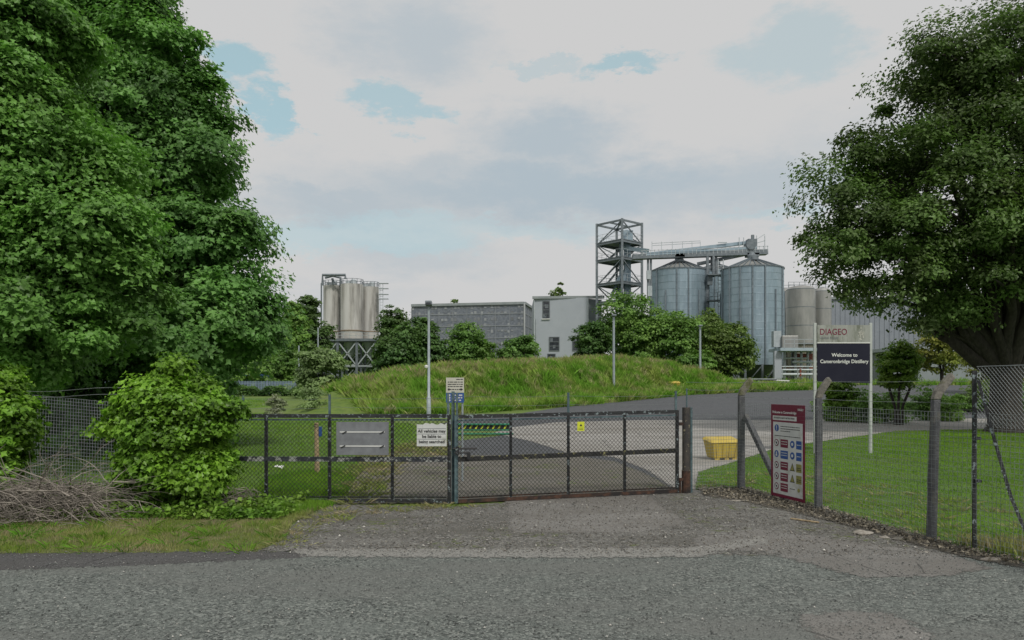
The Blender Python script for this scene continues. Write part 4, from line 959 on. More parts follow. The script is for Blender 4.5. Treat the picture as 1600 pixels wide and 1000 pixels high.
for k, zz in enumerate((1.52, 1.64, 1.76)):
    pts = []
    for (a, b) in zip(heads[:-1], heads[1:]):
        for j in range(5):
            f = j / 5; pts.append((a[0] + (b[0] - a[0]) * f + (a[2] + (b[2] - a[2]) * f) * k * .7, a[1] + (b[1] - a[1]) * f, zz - .012 * math.sin(math.pi * f)))
    mb.tube(pts, .0026, 3, cap=False)
    for i in range(0, 46):
        f = i / 46 * (len(pts) - 1); a = Vector(pts[int(f)]); b = Vector(pts[int(f) + 1]); q = a.lerp(b, f % 1)
        mb.tube([q + Vector((-.006, .004, -.012)), q + Vector((.006, -.004, .012))], .0016, 3, cap=False)
mb.build('barbed_wire', M_gwired, t)

# left fence behind the bushes
t = thing('mesh_fence', (P(180, 0, 12.2).x, 12.2, 0), 'leaning galvanised mesh fence between the two ivy bushes', 'fence')
A = (-9.6, 12.6); B = (-4.4, 11.0)
mb = MB(); grid_mesh(A, B, .1, 1.55, .055, .055, .0046, mb, lambda f: .12 - .36 * f); mb.build('wire_mesh', M_gwire, t)
mb = MB()
for z0, z1 in ((1.78, 1.62), (1.70, 1.50)): mb.tube([(A[0] + (B[0] - A[0]) * f, A[1] + (B[1] - A[1]) * f, z0 + (z1 - z0) * f - .12 * math.sin(math.pi * f * 1.5) ** 2) for f in [i / 14 for i in range(15)]], .004, 4, cap=False)
mb.build('barbed_wire', M_gwire, t)
for f in (0, .86): MB().bar((A[0] + (B[0] - A[0]) * f, A[1] + (B[1] - A[1]) * f + .05, 0), (A[0] + (B[0] - A[0]) * f, A[1] + (B[1] - A[1]) * f + .05, 1.6 - .2 * f), .08, .08).build('post', M_cpost, t)

# ---------------------------------------------------------------- welcome sign
D = 18.3; g = frame(Vector((P(1272, 0, D).x, D, 0)), (1, 0, 0)); z_ = lambda y: zt_(y, D); sw = 89 / F * D
t = thing('welcome_sign', Vector((P(1316, 0, D).x, D, 0)), 'tall two post sign with navy panel and mossy pale header on the lawn', 'sign')
for px in (1274, 1361): bevel(MB().bar(Vector((P(px, 0, D).x, D + .03, -.05)), Vector((P(px, 0, D).x, D + .03, z_(504.5))), .068, .06).build('post', mat('dull_white_post', (.40, .43, .42), (.48, .51, .49), 3, .6, c3=(.26, .29, .24), scale3=4, lo3=.55, hi3=.75), t), .006)
x0, x1 = .072, sw - .04
mb = MB(); rect(mb, g, x0, z_(535), x1, z_(508), 0, .03); mb.build('header_panel', M_dirtywhite, t)
mb = MB(); rect(mb, g, x0 - .004, z_(536.5), x1 + .004, z_(535), 0, .036); mb.build('divider', M_white, t)
mb = MB(); mb.prism([(x0, z_(596)), (x1, z_(599)), (x1, z_(536.6)), (x0, z_(536.6))], g, .03); mb.build('lower_panel', M_navy, t)
text_mesh('DIAGEO', .215, g @ Matrix.Translation((x0 + .05, z_(519), .033)), M_maroon, t, align='LEFT', bold=.001, sx=.86)
text_mesh('Global Supply', .085, g @ Matrix.Translation((x0 + .055, z_(528), .033)), M_panel, t, align='LEFT')
text_mesh('Welcome to', .125, g @ Matrix.Translation(((x0 + x1) / 2 + .02, z_(555), .033)), M_white, t, bold=.002)
text_mesh('Cameronbridge Distillery', .125, g @ Matrix.Translation(((x0 + x1) / 2 + .01, z_(565), .033)), M_white, t, bold=.002, sx=.93)
# lichen map mark on header
mb = MB()
for k in range(26): disc(mb, g, x1 - .22 + random.gauss(0, .035), z_(521) + random.gauss(0, .07), random.uniform(.010, .024), .0305 + k * .0004, 7, .0002 + 0 * k)
mb.build('worn_emblem', mat('faded_emblem', (.40, .40, .36), (.5, .5, .46), 9, .8), t)

# ---------------------------------------------------------------- safety board on fence
a = Vector((3.985, 11.16, 0)); b = Vector((4.185, 10.37, 0)); nrm = Vector((-(a - b).y, (a - b).x, 0)).normalized()
if nrm.x > 0: nrm = -nrm
g = frame(a + nrm * .06, b - a); bw = (b - a).length
if (g.to_3x3() @ Vector((0, 0, 1))).dot(nrm) < 0: print('SIGN FACES AWAY')
t = thing('safety_sign', g.translation + Vector((0, 0, .05)), 'tall maroon edged safety board with rows of symbols on the fence', 'sign')
T0, T1 = .05, 1.425; hh = T1 - T0
mb = MB(); rect(mb, g, 0, T0, bw, T1, 0, .006); bevel(mb.build('board', M_maroon, t), .002, 1)
Y = lambda f: T1 - f * hh; Xf = lambda f: bw * f
mb = MB(); rect(mb, g, Xf(.07), Y(.965), Xf(.94), Y(.19), .0065, .001); rect(mb, g, Xf(.06), Y(.17), Xf(.77), Y(.122), .0065, .001); mb.build('white_field', M_signwhite, t)
text_mesh('Welcome to Cameronbridge', .052, g @ Matrix.Translation((Xf(.05), Y(.085), .008)), M_white, t, align='LEFT', sx=.95, bold=.0008, extr=.001)
text_mesh('SITE HEALTH, SAFETY INSTRUCTIONS', .034, g @ Matrix.Translation((Xf(.09), Y(.146), .0085)), M_signtext, t, align='LEFT', sx=.88, extr=.001)
text_mesh('DIAGEO', .045, g @ Matrix.Translation((Xf(.80), Y(.05), .008)), M_white, t, align='LEFT', sx=.8, extr=.001)
mb = MB(); mw = MB(); mt = MB(); mr_ = MB(); mk = MB(); mo = MB()
disc(mb, g, Xf(.185), Y(.255), .052, .008); rect(mw, g, Xf(.185) - .007, Y(.265), Xf(.185) + .007, Y(.228), .0105, .001); disc(mw, g, Xf(.185), Y(.278), .008, .0105, 8)
for i, y in enumerate((.235, .26, .285)): wordbars(mt, g, Xf(.30), Xf(.86 if i < 2 else .6), Y(y), .010, .008, 40 + i)
wordbars(mt, g, Xf(.12), Xf(.88), Y(.338), .010, .008, 50)
rows = [.415, .535, .655, .775, .885]
for i, y in enumerate(rows):
    cx = Xf(.18)
    if i == 1: disc(mb, g, cx, Y(y), .052, .008); disc(mw, g, cx, Y(y - .012), .016, .0105, 10); rect(mw, g, cx - .02, Y(y + .025), cx + .02, Y(y), .0105, .001)
    else:
        disc(mr_, g, cx, Y(y), .052, .008); disc(mw, g, cx, Y(y), .040, .0105); mk.bar(g @ Vector((cx - .03, Y(y) + .03, .013)), g @ Vector((cx + .03, Y(y) - .03, .013)), .008, .001); disc(mk, g, cx + .004, Y(y), .016, .0125, 8, .0005)
    (rect(mb if i == 1 else mr_, g, Xf(.30), Y(y + .045), Xf(.52), Y(y - .042), .008, .001))
    for q in (-.018, .008): wordbars(mw, g, Xf(.33), Xf(.50), Y(y + q), .011, .0105, 60 + i * 3)
    cx = Xf(.65)
    if i < 2:
        disc(mb, g, cx, Y(y), .052, .008); disc(mw, g, cx, Y(y), .024, .0105, 10); rect(mb, g, Xf(.76), Y(y + .045), Xf(.91), Y(y - .042), .008, .001)
        wordbars(mw, g, Xf(.78), Xf(.90), Y(y), .011, .0105, 70 + i)
    elif i < 4:
        mk.prism([(cx - .055, Y(y + .04)), (cx + .055, Y(y + .04)), (cx, Y(y - .045))], g @ Matrix.Translation((0, 0, .008)), .001)
        mo.prism([(cx - .04, Y(y + .032)), (cx + .04, Y(y + .032)), (cx, Y(y - .03))], g @ Matrix.Translation((0, 0, .0095)), .001)
        rect(mo, g, Xf(.76), Y(y + .045), Xf(.91), Y(y - .042), .008, .001); wordbars(mk, g, Xf(.78), Xf(.90), Y(y), .010, .0105, 80 + i); wordbars(mk, g, Xf(.78), Xf(.90), Y(y + .02), .010, .0105, 90 + i)
    else:
        wordbars(mt, g, Xf(.58), Xf(.72), Y(y), .012, .008, 99); disc(mo, g, Xf(.83), Y(y), .03, .008, 9)
for q, m_ in ((mb, M_signblue), (mr_, M_maroon), (mo, M_olive), (mw, M_signwhite), (mk, M_signtext), (mt, M_signtext)): q.build('print', m_, t)

# ---------------------------------------------------------------- street furniture, small things
def floodlight_pole(px, ytop, d, label, double=True, cam_=False, w=.055):
    X = (px - 800) / F * d; bz = Hs(X, d); zt = EYE + (HY - ytop) / F * d
    t = thing('lamp_post', (X, d, bz), label, 'lamp post')
    smooth_angle(MB().lathe((X, d, bz), [(w * 1.5, -.1), (w * 1.5, 1.1), (w, 1.15), (w * .8, zt - bz - .35)], 10).build('pole', M_lamp, t), 40)
    M = Matrix.Rotation(math.radians(-12), 3, 'X')
    bevel(MB().box((X, d - .08, zt - .14), (.34, .30, .22), M).build('lamp_head', M_steel, t), .03)
    MB().box((X, d - .245, zt - .17), (.26, .012, .13), M).build('lamp_glass', M_glass, t)
    MB().bar((X - .22, d, zt - .38), (X + .12, d, zt - .38), .05).build('bracket', M_steel, t)
    if cam_:
        c = MB().lathe((X - .12, d - .05, bz + (zt - bz) * .44), [(.02, -.09), (.09, -.04), (.10, .05), (.03, .1)], 12).build('camera_dome', M_white, t)
    return t
floodlight_pole(670, 470, 38, 'tall floodlight pole at the left end of the mound', cam_=True, w=.075)
def plain_pole(px, ytop, d, label, w=.05, head=True):
    X = (px - 800) / F * d; bz = Hs(X, d); zt = EYE + (HY - ytop) / F * d
    t = thing('lamp_post', (X, d, bz), label, 'lamp post')
    MB().lathe((X, d, bz), [(w * 1.4, -.1), (w * 1.2, 1.2), (w, zt - bz)], 10).build('pole', M_lamp, t)
    if head: bevel(MB().box((X, d - .1, zt + .05), (.34, .5, .14)).build('lamp_head', M_steel, t), .03)
    return t
plain_pole(959, 494, 58, 'slim grey lamp post on the mound in front of the steel tower', .085)
plain_pole(1094, 510, 70, 'lamp post among the trees between the two front silos', .09)
plain_pole(467, 540, 75, 'thin pole beyond the field left of the round bush', .07, False)
plain_pole(497, 512, 110, 'short thin pole beside the stained silos', .10, False)
# small white sign on mound
X, Yd = gp(999, 611); t = thing('small_sign', (X, Yd, Hs(X, Yd)), 'small white sign on a thin stake at the mound foot', 'sign')
MB().tube([(X, Yd, Hs(X, Yd) - .1), (X, Yd, zt_(574, Yd))], .02, 6).build('stake', M_lamp, t)
MB().box((X, Yd - .03, zt_(573.5, Yd)), (8 / F * Yd, .02, 9.5 / F * Yd)).build('board', M_white, t)
# yellow grit bins
def grit_bin(x, y, z, w, label, rotz=0, open_=False):
    t = thing('grit_bin', (x, y, z), label, 'grit bin', 'yellow grit bins')
    R_ = Matrix.Rotation(rotz, 4, 'Z'); L = Matrix.Translation((x, y, z)) @ R_
    d = w * .62; h = w * .52
    vs = [L @ Vector(q) for q in [(-w * .40, -d * .38, .03), (w * .40, -d * .38, .03), (w * .40, d * .38, .03), (-w * .40, d * .38, .03), (-w * .5, -d * .5, h), (w * .5, -d * .5, h), (w * .5, d * .5, h * 1.15), (-w * .5, d * .5, h * 1.15)]]
    bevel(MB().add(vs, [(3, 2, 1, 0), (4, 5, 6, 7), (0, 1, 5, 4), (1, 2, 6, 5), (2, 3, 7, 6), (3, 0, 4, 7)]).build('body', M_yellow, t), .03)
    vs = [L @ Vector(q) for q in [(-w * .54, -d * .56, h * .99), (w * .54, -d * .56, h * .99), (w * .54, d * .54, h * 1.17), (-w * .54, d * .54, h * 1.17), (-w * .46, -d * .42, h * 1.14), (w * .46, -d * .42, h * 1.14), (w * .46, d * .42, h * 1.34), (-w * .46, d * .42, h * 1.34)]]
    bevel(MB().add(vs, [(3, 2, 1, 0), (4, 5, 6, 7), (0, 1, 5, 4), (1, 2, 6, 5), (2, 3, 7, 6), (3, 0, 4, 7)]).build('lid', M_yellow, t), .02)
    mb = MB()
    for k in (-.3, -.1, .1, .3): mb.bar(L @ Vector((w * k, -d * .40, .06)), L @ Vector((w * k * 1.2, -d * .50, h * .95)), .03, .03)
    mb.build('ribs', M_yellow, t)
    mb = MB(); [mb.box(L @ Vector((w * q, -d * .3, .02)), (w * .14, d * .15, .05)) for q in (-.28, .05, .32)]; mb.builds('feet', M_yellow, t)
X, Yd = gp(1128, 718); grit_bin(X, Yd, 0.015, .74, 'yellow grit bin on the drive behind the right fence', math.radians(14))
X, Yd = 14.1, 64.0; grit_bin(X, Yd, Hs(X, Yd), .95, 'distant yellow grit bin at the yard edge by the mound', 0)
# wooden post with blue tag
X, Yd = gp(495, 741); t = thing('wooden_post', (X, Yd, 0), 'weathered wooden post with a blue tag behind the left gate', 'post')
mb = MB(); mb.tube([(X + .01, Yd, -.05), (X, Yd, .45), (X - .01, Yd, .99)], [.052, .046, .042], 8); smooth_angle(mb.build('shaft', M_wood, t), 50)
bevel(MB().box((X + .075, Yd - .02, .82), (.06, .03, .19)).build('tag_plate', M_signblue, t), .006)
mb = MB(); mb.tube([(X - .045, Yd - .045, .93), (X + .03, Yd - .05, .90)], .006, 4); mb.tube([(X - .045, Yd - .045, .96), (X + .04, Yd - .05, .955)], .006, 4); mb.builds('wire_tie', M_black, t)
# green barriers stacked on the grass
X, Yd = gp(715, 679)
t = thing('barrier_stack_plank', (X, Yd, 0), 'upper green barrier with black and yellow stripes lying by the mound', 'barrier')
a = Vector((X - .1, Yd, 0)); 
bevel(MB().box((X + .85, Yd, .36), (1.95, .16, .055)).build('top_rail', M_green, t), .01)
bevel(MB().box((X + .85, Yd, .16), (1.95, .16, .05)).build('bottom_rail', M_green, t), .01)
MB().box((X + .85, Yd + .01, .26), (1.90, .05, .148)).build('striped_board', M_black, t)
mb = MB()
for k in range(9): mb.prism([(0, 0), (.06, 0), (.13, .12), (.07, .12)], frame((X - .0 + k * .2, Yd - .018, .20), (1, 0, 0)), .003)
mb.build('stripe', M_note, t)
t = thing('plank', (X + .9, Yd - .35, 0), 'lower pale green plank lying in front of the striped barrier', 'plank')
bevel(MB().box((X + .95, Yd - .35, .05), (2.0, .2, .05), Matrix.Rotation(.05, 3, 'Z')).build('board', M_green, t), .01)
mb = MB(); [mb.box((X + q, Yd - .25, .015), (.09, .5, .04)) for q in (.1, .95, 1.8)]; mb.builds('batten', M_black, t)
# rocks and rubbish along the fence
def rock(px, py, w, d_, h_, label, m=None):
    x, y = gp(px, py); r = random.Random(px); bm = bmesh.new(); bmesh.ops.create_icosphere(bm, subdivisions=3, radius=1)
    for v in bm.verts:
        n = v.co.copy(); k = 1 + .16 * math.sin(n.x * 4 + px) + .12 * math.sin(n.y * 5 + px * 2) + .1 * math.sin(n.z * 6) + r.uniform(-.03, .03); v.co = Vector((n.x * w / 2 * k, n.y * d_ / 2 * k, max(n.z, -.3) * h_ * k)) + Vector((x, y, h_ * .25))
    me = bpy.data.meshes.new('stone'); bm.to_mesh(me); bm.free(); o = link_mesh('stone', me, m or M_rock, loc=(x, y, 0)); tag(o, label, 'stone')
rock(1348, 836, .20, .13, .045, 'largest pale stone in the leaf litter')
rock(1382, 842, .10, .07, .025, 'small stone right of the largest one')
rock(1410, 845, .24, .08, .03, 'long flat dark slab edge by the middle of the litter', M_cpost)
rock(1445, 864, .09, .06, .012, 'tiny pale chip near the third concrete post')
rock(1296, 813, .07, .05, .02, 'dark stone near the second concrete post', M_cpost2)
rock(1154, 784, .22, .10, .018, 'flat pale slab piece near the first concrete post')
rock(1550, 878, .20, .07, .03, 'long stone close to the steel post')
x, y = gp(1257, 816); o = MB().box((x, y, .02), (.36, .035, .012), Matrix.Rotation(math.radians(-48), 3, 'Z')).build('lath', M_wood, loc=(x, y, .02)); tag(o, 'thin pale stick lying on the gravel before the fence', 'stick')
x, y = gp(432, 734); o = leaf_cloud('rubbish', np.array([[x, y, .06], [x + .05, y, .05], [x + .1, y + .02, .05]]), np.array([[0, -.4, 1], [.2, -.3, 1], [0, -.5, .8]]), .12, M_white, loc=(x, y, 0)); tag(o, 'scrap of white litter in the grass behind the left gate', 'litter')
# trailer
D = 74; X0 = P(1140, 0, D).x; X1 = P(1235, 0, D).x; bz = Hs(X0, D) + .02
t = thing('flatbed_trailer', ((X0 + X1) / 2, D, bz), 'low dark flatbed trailer at the far edge of the yard', 'trailer')
bevel(MB().box((X0 + 2.2, D, bz + .52), (4.4, 1.9, .16)).build('bed', mat('trailer_dark', (.05, .055, .06), (.09, .095, .10), 3, .6), t), .03)
MB().bar((X0 + 4.4, D, bz + .48), (X0 + 6.0, D, bz + .42), .12, .12).build('drawbar', M_white, t)
MB().box((X0 + 2.2, D - .96, bz + .60), (4.3, .02, .08)).build('side_strip', M_lsteel, t)
for k, (xx, yy) in enumerate(((X0 + 1.9, -.85), (X0 + 2.65, -.85), (X0 + 1.9, .85), (X0 + 2.65, .85))):
    w = MB().tube([(xx, D + yy - .1, bz + .3), (xx, D + yy + .1, bz + .3)], .3, 18).build('wheel', M_black, t)
    MB().tube([(xx, D + yy - .115, bz + .3), (xx, D + yy + .02, bz + .3)], .15, 12).build('rim', M_lsteel, w)
MB().tube([(X0 + 5.7, D, bz), (X0 + 5.7, D, bz + .5)], .04, 8).build('jockey_leg', M_black, t)

# ---------------------------------------------------------------- palisade fence and clutter beyond field
D = 70; t = thing('palisade_fence', (P(350, 0, D).x, D, Hs(P(350, 0, D).x, D)), 'blue grey palisade fence along the far side of the field', 'fence')
xa = P(150, 0, D).x; xb = P(462, 0, D).x; zb = Hs(xa, D); mb = MB(); x = xa
while x < xb: mb.box((x, D, zb + .62), (.09, .02, 1.25)); x += .15
pp = mb.build('pale', M_palis, t); tag(pp, kind='stuff')
for z in (.25, 1.05): MB().box(((xa + xb) / 2, D + .04, zb + z), (xb - xa, .03, .06)).build('rail', M_palis, t)
for k in range(8): MB().box((xa + (xb - xa) * k / 7, D + .08, zb + .68), (.1, .1, 1.36)).build('post', M_steel, t)
X = P(328, 0, 78).x; bz = Hs(X, 78)
t = thing('parked_van', (X, 78, bz), 'white van parked beyond the blue palisade fence', 'van')
bevel(MB().box((X - .8, 78, bz + 1.2), (3.6, 1.8, 1.7)).build('body', M_white, t), .15)
bevel(MB().box((X + 1.5, 78, bz + .85), (1.2, 1.75, 1.0)).build('bonnet', M_white, t), .2)
MB().box((X + .3, 77.09, bz + 1.5), (1.0, .02, .6)).build('window', M_glass, t)
for xx in (-1.8, 1.2): MB().tube([(X + xx, 77.05, bz + .33), (X + xx, 77.3, bz + .33)], .33, 16).build('wheel', M_black, t)
X = P(392, 0, 79).x; bz = Hs(X, 79); o = MB().box((X, 79, bz + .9), (3.4, 1.6, 1.8))
o.box((X, 78.17, bz + 1.6), (3.5, .08, .08)); o.box((X, 78.17, bz + .1), (3.5, .08, .08)); [o.box((X + k * .55 - 1.65, 78.17, bz + .9), (.08, .06, 1.6)) for k in range(7)]
tag(o.build('skip_container', M_bluebox, loc=(X, 79, bz)), 'blue ribbed container behind the palisade fence', 'container')
# low railing hedge line on right at y~650
xa, ya = gp(1290, 648); t = thing('low_railing', (xa, ya, 0), 'low black railing along the drive behind the lawn', 'railing')
xb, yb = 40.0, ya + .5; n = 120; mb = MB()
for k in range(n + 1): f = k / n; mb.bar((xa + (xb - xa) * f, ya + (yb - ya) * f, 0), (xa + (xb - xa) * f, ya + (yb - ya) * f, .38), .03, .03)
tag(mb.build('baluster', M_black, t), kind='stuff')
MB().bar((xa, ya, .36), (xb, yb, .36), .04, .03).build('top_bar', M_black, t)
MB().bar((xa, ya, .08), (xb, yb, .08), .04, .03).build('bottom_bar', M_black, t)

def hedge(name, x0, x1, y, hgt, dep, n, ls, m, label):
    z0 = Hs(x0, y); t = thing(name, ((x0 + x1) / 2, y, z0), label, 'hedge')
    xs = rng.uniform(x0, x1, n); hh_ = hgt * (1 + .25 * np.sin(xs * 2.3) + .15 * np.sin(xs * 5.1))
    C = np.stack([xs, y + dep * rng.uniform(-.5, .5, n), z0 + hh_ * rng.random(n) ** .6], 1)
    leaf_cloud('foliage', C, rng.normal(size=C.shape) * .5 + np.array([0, -.4, .7]), ls * rng.uniform(.6, 1.2, n), m, t)
    mb = MB()
    for k in range(30): q = x0 + (x1 - x0) * (k + .5) / 30; mb.tube([(q, y, z0), (q + .05, y, z0 + hgt * .7)], .02, 5)
    tag(mb.build('stems', M_bark, t), kind='stuff')
hedge('low_hedge', gp(1285, 646)[0], 42, gp(1290, 646)[1] + 1.2, .62, 1.2, 26000, .11, L_mid, 'low clipped hedge behind the black railing')
hedge('low_hedge', P(150, 0, 66).x, P(470, 0, 66).x, 66, .75, 1.2, 9000, .22, L_pine, 'rough dark hedge line in front of the blue palisade fence')
ptree('broadleaf_tree', 560, 540, 150, 168, 'dark tree behind the legs of the silo platform', 'tree', L_pine, .5, 1.2)
# ---------------------------------------------------------------- industrial buildings
def railing(mb, pts, z, h=1.1, r=.03, st=1.5):
    for a, b in zip(pts[:-1], pts[1:]):
        a = Vector((*a, z)); b = Vector((*b, z)); L = (b - a).length; n = max(1, int(L / st))
        for k in range(n + 1): p = a.lerp(b, k / n); mb.bar(p, p + Vector((0, 0, h)), r * 1.4)
        for zz in (h, h * .5): mb.bar(a + Vector((0, 0, zz)), b + Vector((0, 0, zz)), r * 1.4)
# stained silos on a frame
DS = 150; gz0 = Hs(-37, DS); zt0 = zt_(533, DS)
t = thing('silo_platform', (P(550, 0, DS).x, DS, gz0), 'steel frame platform carrying the stained white silos', 'platform')
xa, xb = P(502, 0, DS).x, P(597, 0, DS).x
MB().box(((xa + xb) / 2, DS, zt0), (xb - xa + 1.2, 9, .5)).build('deck', M_steel, t)
mb = MB()
mb2 = MB()
for x in np.linspace(xa + .5, xb - .5, 4):
    for y in (-4, 0, 4): MB().bar((x, DS + y, gz0), (x, DS + y, zt0 - .25), .45).build('column', M_steel, t)
xs = np.linspace(xa + .5, xb - .5, 4)
for i in range(3):
    for y in (-4, 4):
        mb2.bar((xs[i], DS + y, gz0 + 4.5), (xs[i + 1], DS + y, zt0 - .3), .22); mb2.bar((xs[i + 1], DS + y, gz0 + 4.5), (xs[i], DS + y, zt0 - .3), .22)
        mb2.bar((xs[i], DS + y, gz0 + 4.5), (xs[i + 1], DS + y, gz0 + 4.5), .25)
mb2.build('bracing', M_lsteel, t)
mb = MB(); railing(mb, [(xa - .6, DS - 4.6), (xb + .6, DS - 4.6), (xb + .6, DS + 4.6)], zt0 + .25, 1.2, .05, 1.2); mb.build('handrail', M_lsteel, t)
mb = MB()
for k in range(26):
    x = random.uniform(xa, xb); z = random.uniform(gz0 + 1, zt0 - 1); mb.bar((x, DS - 3 + random.uniform(-1, 1), z), (x + random.uniform(-2.5, 2.5), DS - 3, z + random.choice((0, 0, 2))), random.uniform(.1, .3))
for x in xs[:3] + 1.9: mb.lathe((x, DS, zt0 - 3.2), [(.3, 0), (1.6, 2.9)], 14)
mb.build('pipework', M_lsteel, t)
for k, (px, wpx, yt, dy, lab) in enumerate(((520, 29, 447, 1.5, 'left stained white silo on the steel frame'), (550, 35, 445, -1.5, 'middle stained white silo, nearest of its group'), (579, 26, 449, 1.5, 'right stained white silo with the ladder cage'))):
    d = DS + dy; X = P(px, 0, d).x; r = wpx / F * d / 2; z0 = zt0 + .26; h = zt_(yt, d) - z0
    s = thing('storage_silo', (X, d, z0), lab, 'silo', 'stained silos on the frame')
    smooth_angle(MB().lathe((X, d, z0), [(r, 1.7), (r, h)], 40).build('shell', M_stain, s), 50)
    MB().lathe((X, d, z0), [(r * .97, 0), (r * .97, 1.65)], 40).build('skirt', mat('silo_skirt', (.42, .41, .38), (.5, .49, .45), 1, .6), s)
    MB().lathe((X, d, z0), [(r * 1.02, 1.6), (r * 1.02, 1.8)], 40).build('band', mat('rust_band', (.20, .15, .10), (.28, .22, .16), 2, .8), s)
    mb = MB(); n = 14
    for q in range(n):
        a = 2 * math.pi * q / n; p = Vector((X + math.cos(a) * r, d + math.sin(a) * r, z0 + h)); mb.bar(p, p + Vector((0, 0, 1.0)), .09)
        a2 = 2 * math.pi * (q + 1) / n; p2 = Vector((X + math.cos(a2) * r, d + math.sin(a2) * r, z0 + h)); mb.bar(p + Vector((0, 0, 1)), p2 + Vector((0, 0, 1)), .08); mb.bar(p + Vector((0, 0, .5)), p2 + Vector((0, 0, .5)), .06)
    mb.build('handrail', M_steel, s)
    mb = MB(); mb.lathe((X + .3, d, z0 + h), [(.6, 0), (.6, .9), (.3, 1.1)], 12); mb.box((X - .8, d, z0 + h + .35), (.8, .8, .7)); mb.build('filter_unit', M_lsteel, s)
xr = P(592, 0, DS).x; t = thing('access_ladder', (xr + .7, DS - 1, zt0 + .26), 'caged ladder on the right side of the stained silos', 'ladder')
mb = MB()
for q in (0, .6): mb.bar((xr + .4 + q, DS - 1, zt0 + .3), (xr + .4 + q, DS - 1, zt_(445, DS)), .08)
for z in np.arange(zt0 + .6, zt_(446, DS), .6): mb.bar((xr + .4, DS - 1, z), (xr + 1.0, DS - 1, z), .06)
mb.build('rungs', M_lsteel, t)
mb = MB(); [mb.box((xr + 1.1, DS - 1, zt_(yy, DS)), (2.0, .8, .12)) for yy in (444, 452, 461, 468)]; mb.builds('landing', M_lsteel, t)
t = thing('pipe_gantry', (P(520, 0, DS).x, DS, zt_(445, DS)), 'grey filling pipes arching over the stained silos', 'pipe')
mb = MB(); zz = lambda y: zt_(y, DS); xx = lambda p: P(p, 0, DS).x
mb.tube([(xx(508), DS - 2, zz(448)), (xx(508), DS - 2, zz(432)), (xx(543), DS - 2, zz(432)), (xx(543), DS - 2, zz(438))], .28, 8)
mb.tube([(xx(508), DS, zz(434)), (xx(520), DS, zz(431)), (xx(532), DS, zz(434)), (xx(532), DS, zz(446))], .25, 8)
mb.tube([(xx(521), DS - 1, zz(436)), (xx(524), DS - 1, zz(446))], .25, 8); mb.build('pipe', M_steel, t)
mb = MB(); mb.bar((xx(507.3), DS - 2.6, zz(533)), (xx(507.3), DS - 2.6, zz(445)), .25); mb.build('riser', M_steel, t)

# dark grey clad building
D1 = 130; X0, Xc, X1 = P(643, 0, D1 + 4).x, P(819, 0, D1).x, P(836, 0, D1 + 12).x
g0 = Hs(X0, D1); zt1 = zt_(473.5, D1)
t = thing('clad_building', ((X0 + Xc) / 2, D1, g0), 'long dark grey building clad in mottled panels', 'building')
def wallbox(mb, pts, z0, z1):
    n = len(pts); vs = [(x, y, z0) for x, y in pts] + [(x, y, z1) for x, y in pts]
    mb.add(vs, [tuple(range(n - 1, -1, -1)), tuple(range(n, 2 * n))] + [(i, (i + 1) % n, n + (i + 1) % n, n + i) for i in range(n)])
pa, pb, pc = Vector((X0, D1 + 4, 0)), Vector((Xc, D1, 0)), Vector((X1, D1 + 12, 0))
mb = MB(); wallbox(mb, [pa[:2], pb[:2], pc[:2], (X1 - 21.5, D1 + 17)], g0 - .5, zt1); mb.build('wall', M_clad, t)
mb = MB(); u = (pb - pa).normalized(); nf = Vector((u.y, -u.x, 0)); Lf = (pb - pa).length; Hf = zt1 - g0
for k in range(1, 7): z = g0 + Hf * k / 7 + .4; mb.bar(pa + nf * .04 + Vector((0, 0, z)), pb + nf * .04 + Vector((0, 0, z)), .05, .17)
for k in range(9): p = pa + u * (Lf * k / 8) + nf * .045; mb.bar(p + Vector((0, 0, g0)), p + Vector((0, 0, zt1 - .5)), .10, .04)
u2 = (pc - pb).normalized(); nf2 = Vector((u2.y, -u2.x, 0))
for k in range(1, 7): z = g0 + Hf * k / 7 + .4; mb.bar(pb + nf2 * .04 + Vector((0, 0, z)), pc + nf2 * .04 + Vector((0, 0, z)), .05, .17)
for k in range(1, 4): p = pb + u2 * (4 * k) + nf2 * .045; mb.bar(p + Vector((0, 0, g0)), p + Vector((0, 0, zt1 - .5)), .12, .04)
mb.build('seam_rails', M_cladband, t)
mb = MB(); mb.bar(pb + Vector((.05, -.12, g0)), pb + Vector((.05, -.12, zt1)), .28); mb.build('corner_highlight', mat('corner_highlight', (.34, .36, .37), (.40, .42, .43), 1, .6), t)  # pale bar puts the corner's highlight into the colour
mb = MB(); mb.bar(pa + nf * .1 + Vector((0, 0, zt1)), pb + nf * .1 + Vector((0, 0, zt1)), .35, .45); mb.bar(pb + nf2 * .1 + Vector((0, 0, zt1)), pc + nf2 * .1 + Vector((0, 0, zt1)), .35, .45); mb.build('parapet', M_trim, t)
# ventilation louvres mottling: small raised panels
mb = MB()
for i in range(34):
    for j in range(14):
        if random.random() < .42: continue
        p = pa + u * (Lf * (i + .5) / 34) + nf * .03; z = g0 + Hf * (j + .5) / 14 + random.uniform(-.1, .1); mb.cur = random.random()
        mb.bar(p + u * -.22 + Vector((0, 0, z)), p + u * .22 + Vector((0, 0, z)), .03, random.uniform(.2, .6))
mb.build('louvres', mat('louvre', (.21, .225, .245), (.25, .265, .28), 2, .6, tint=.35), t)
tag(t.children[-1], kind='stuff')

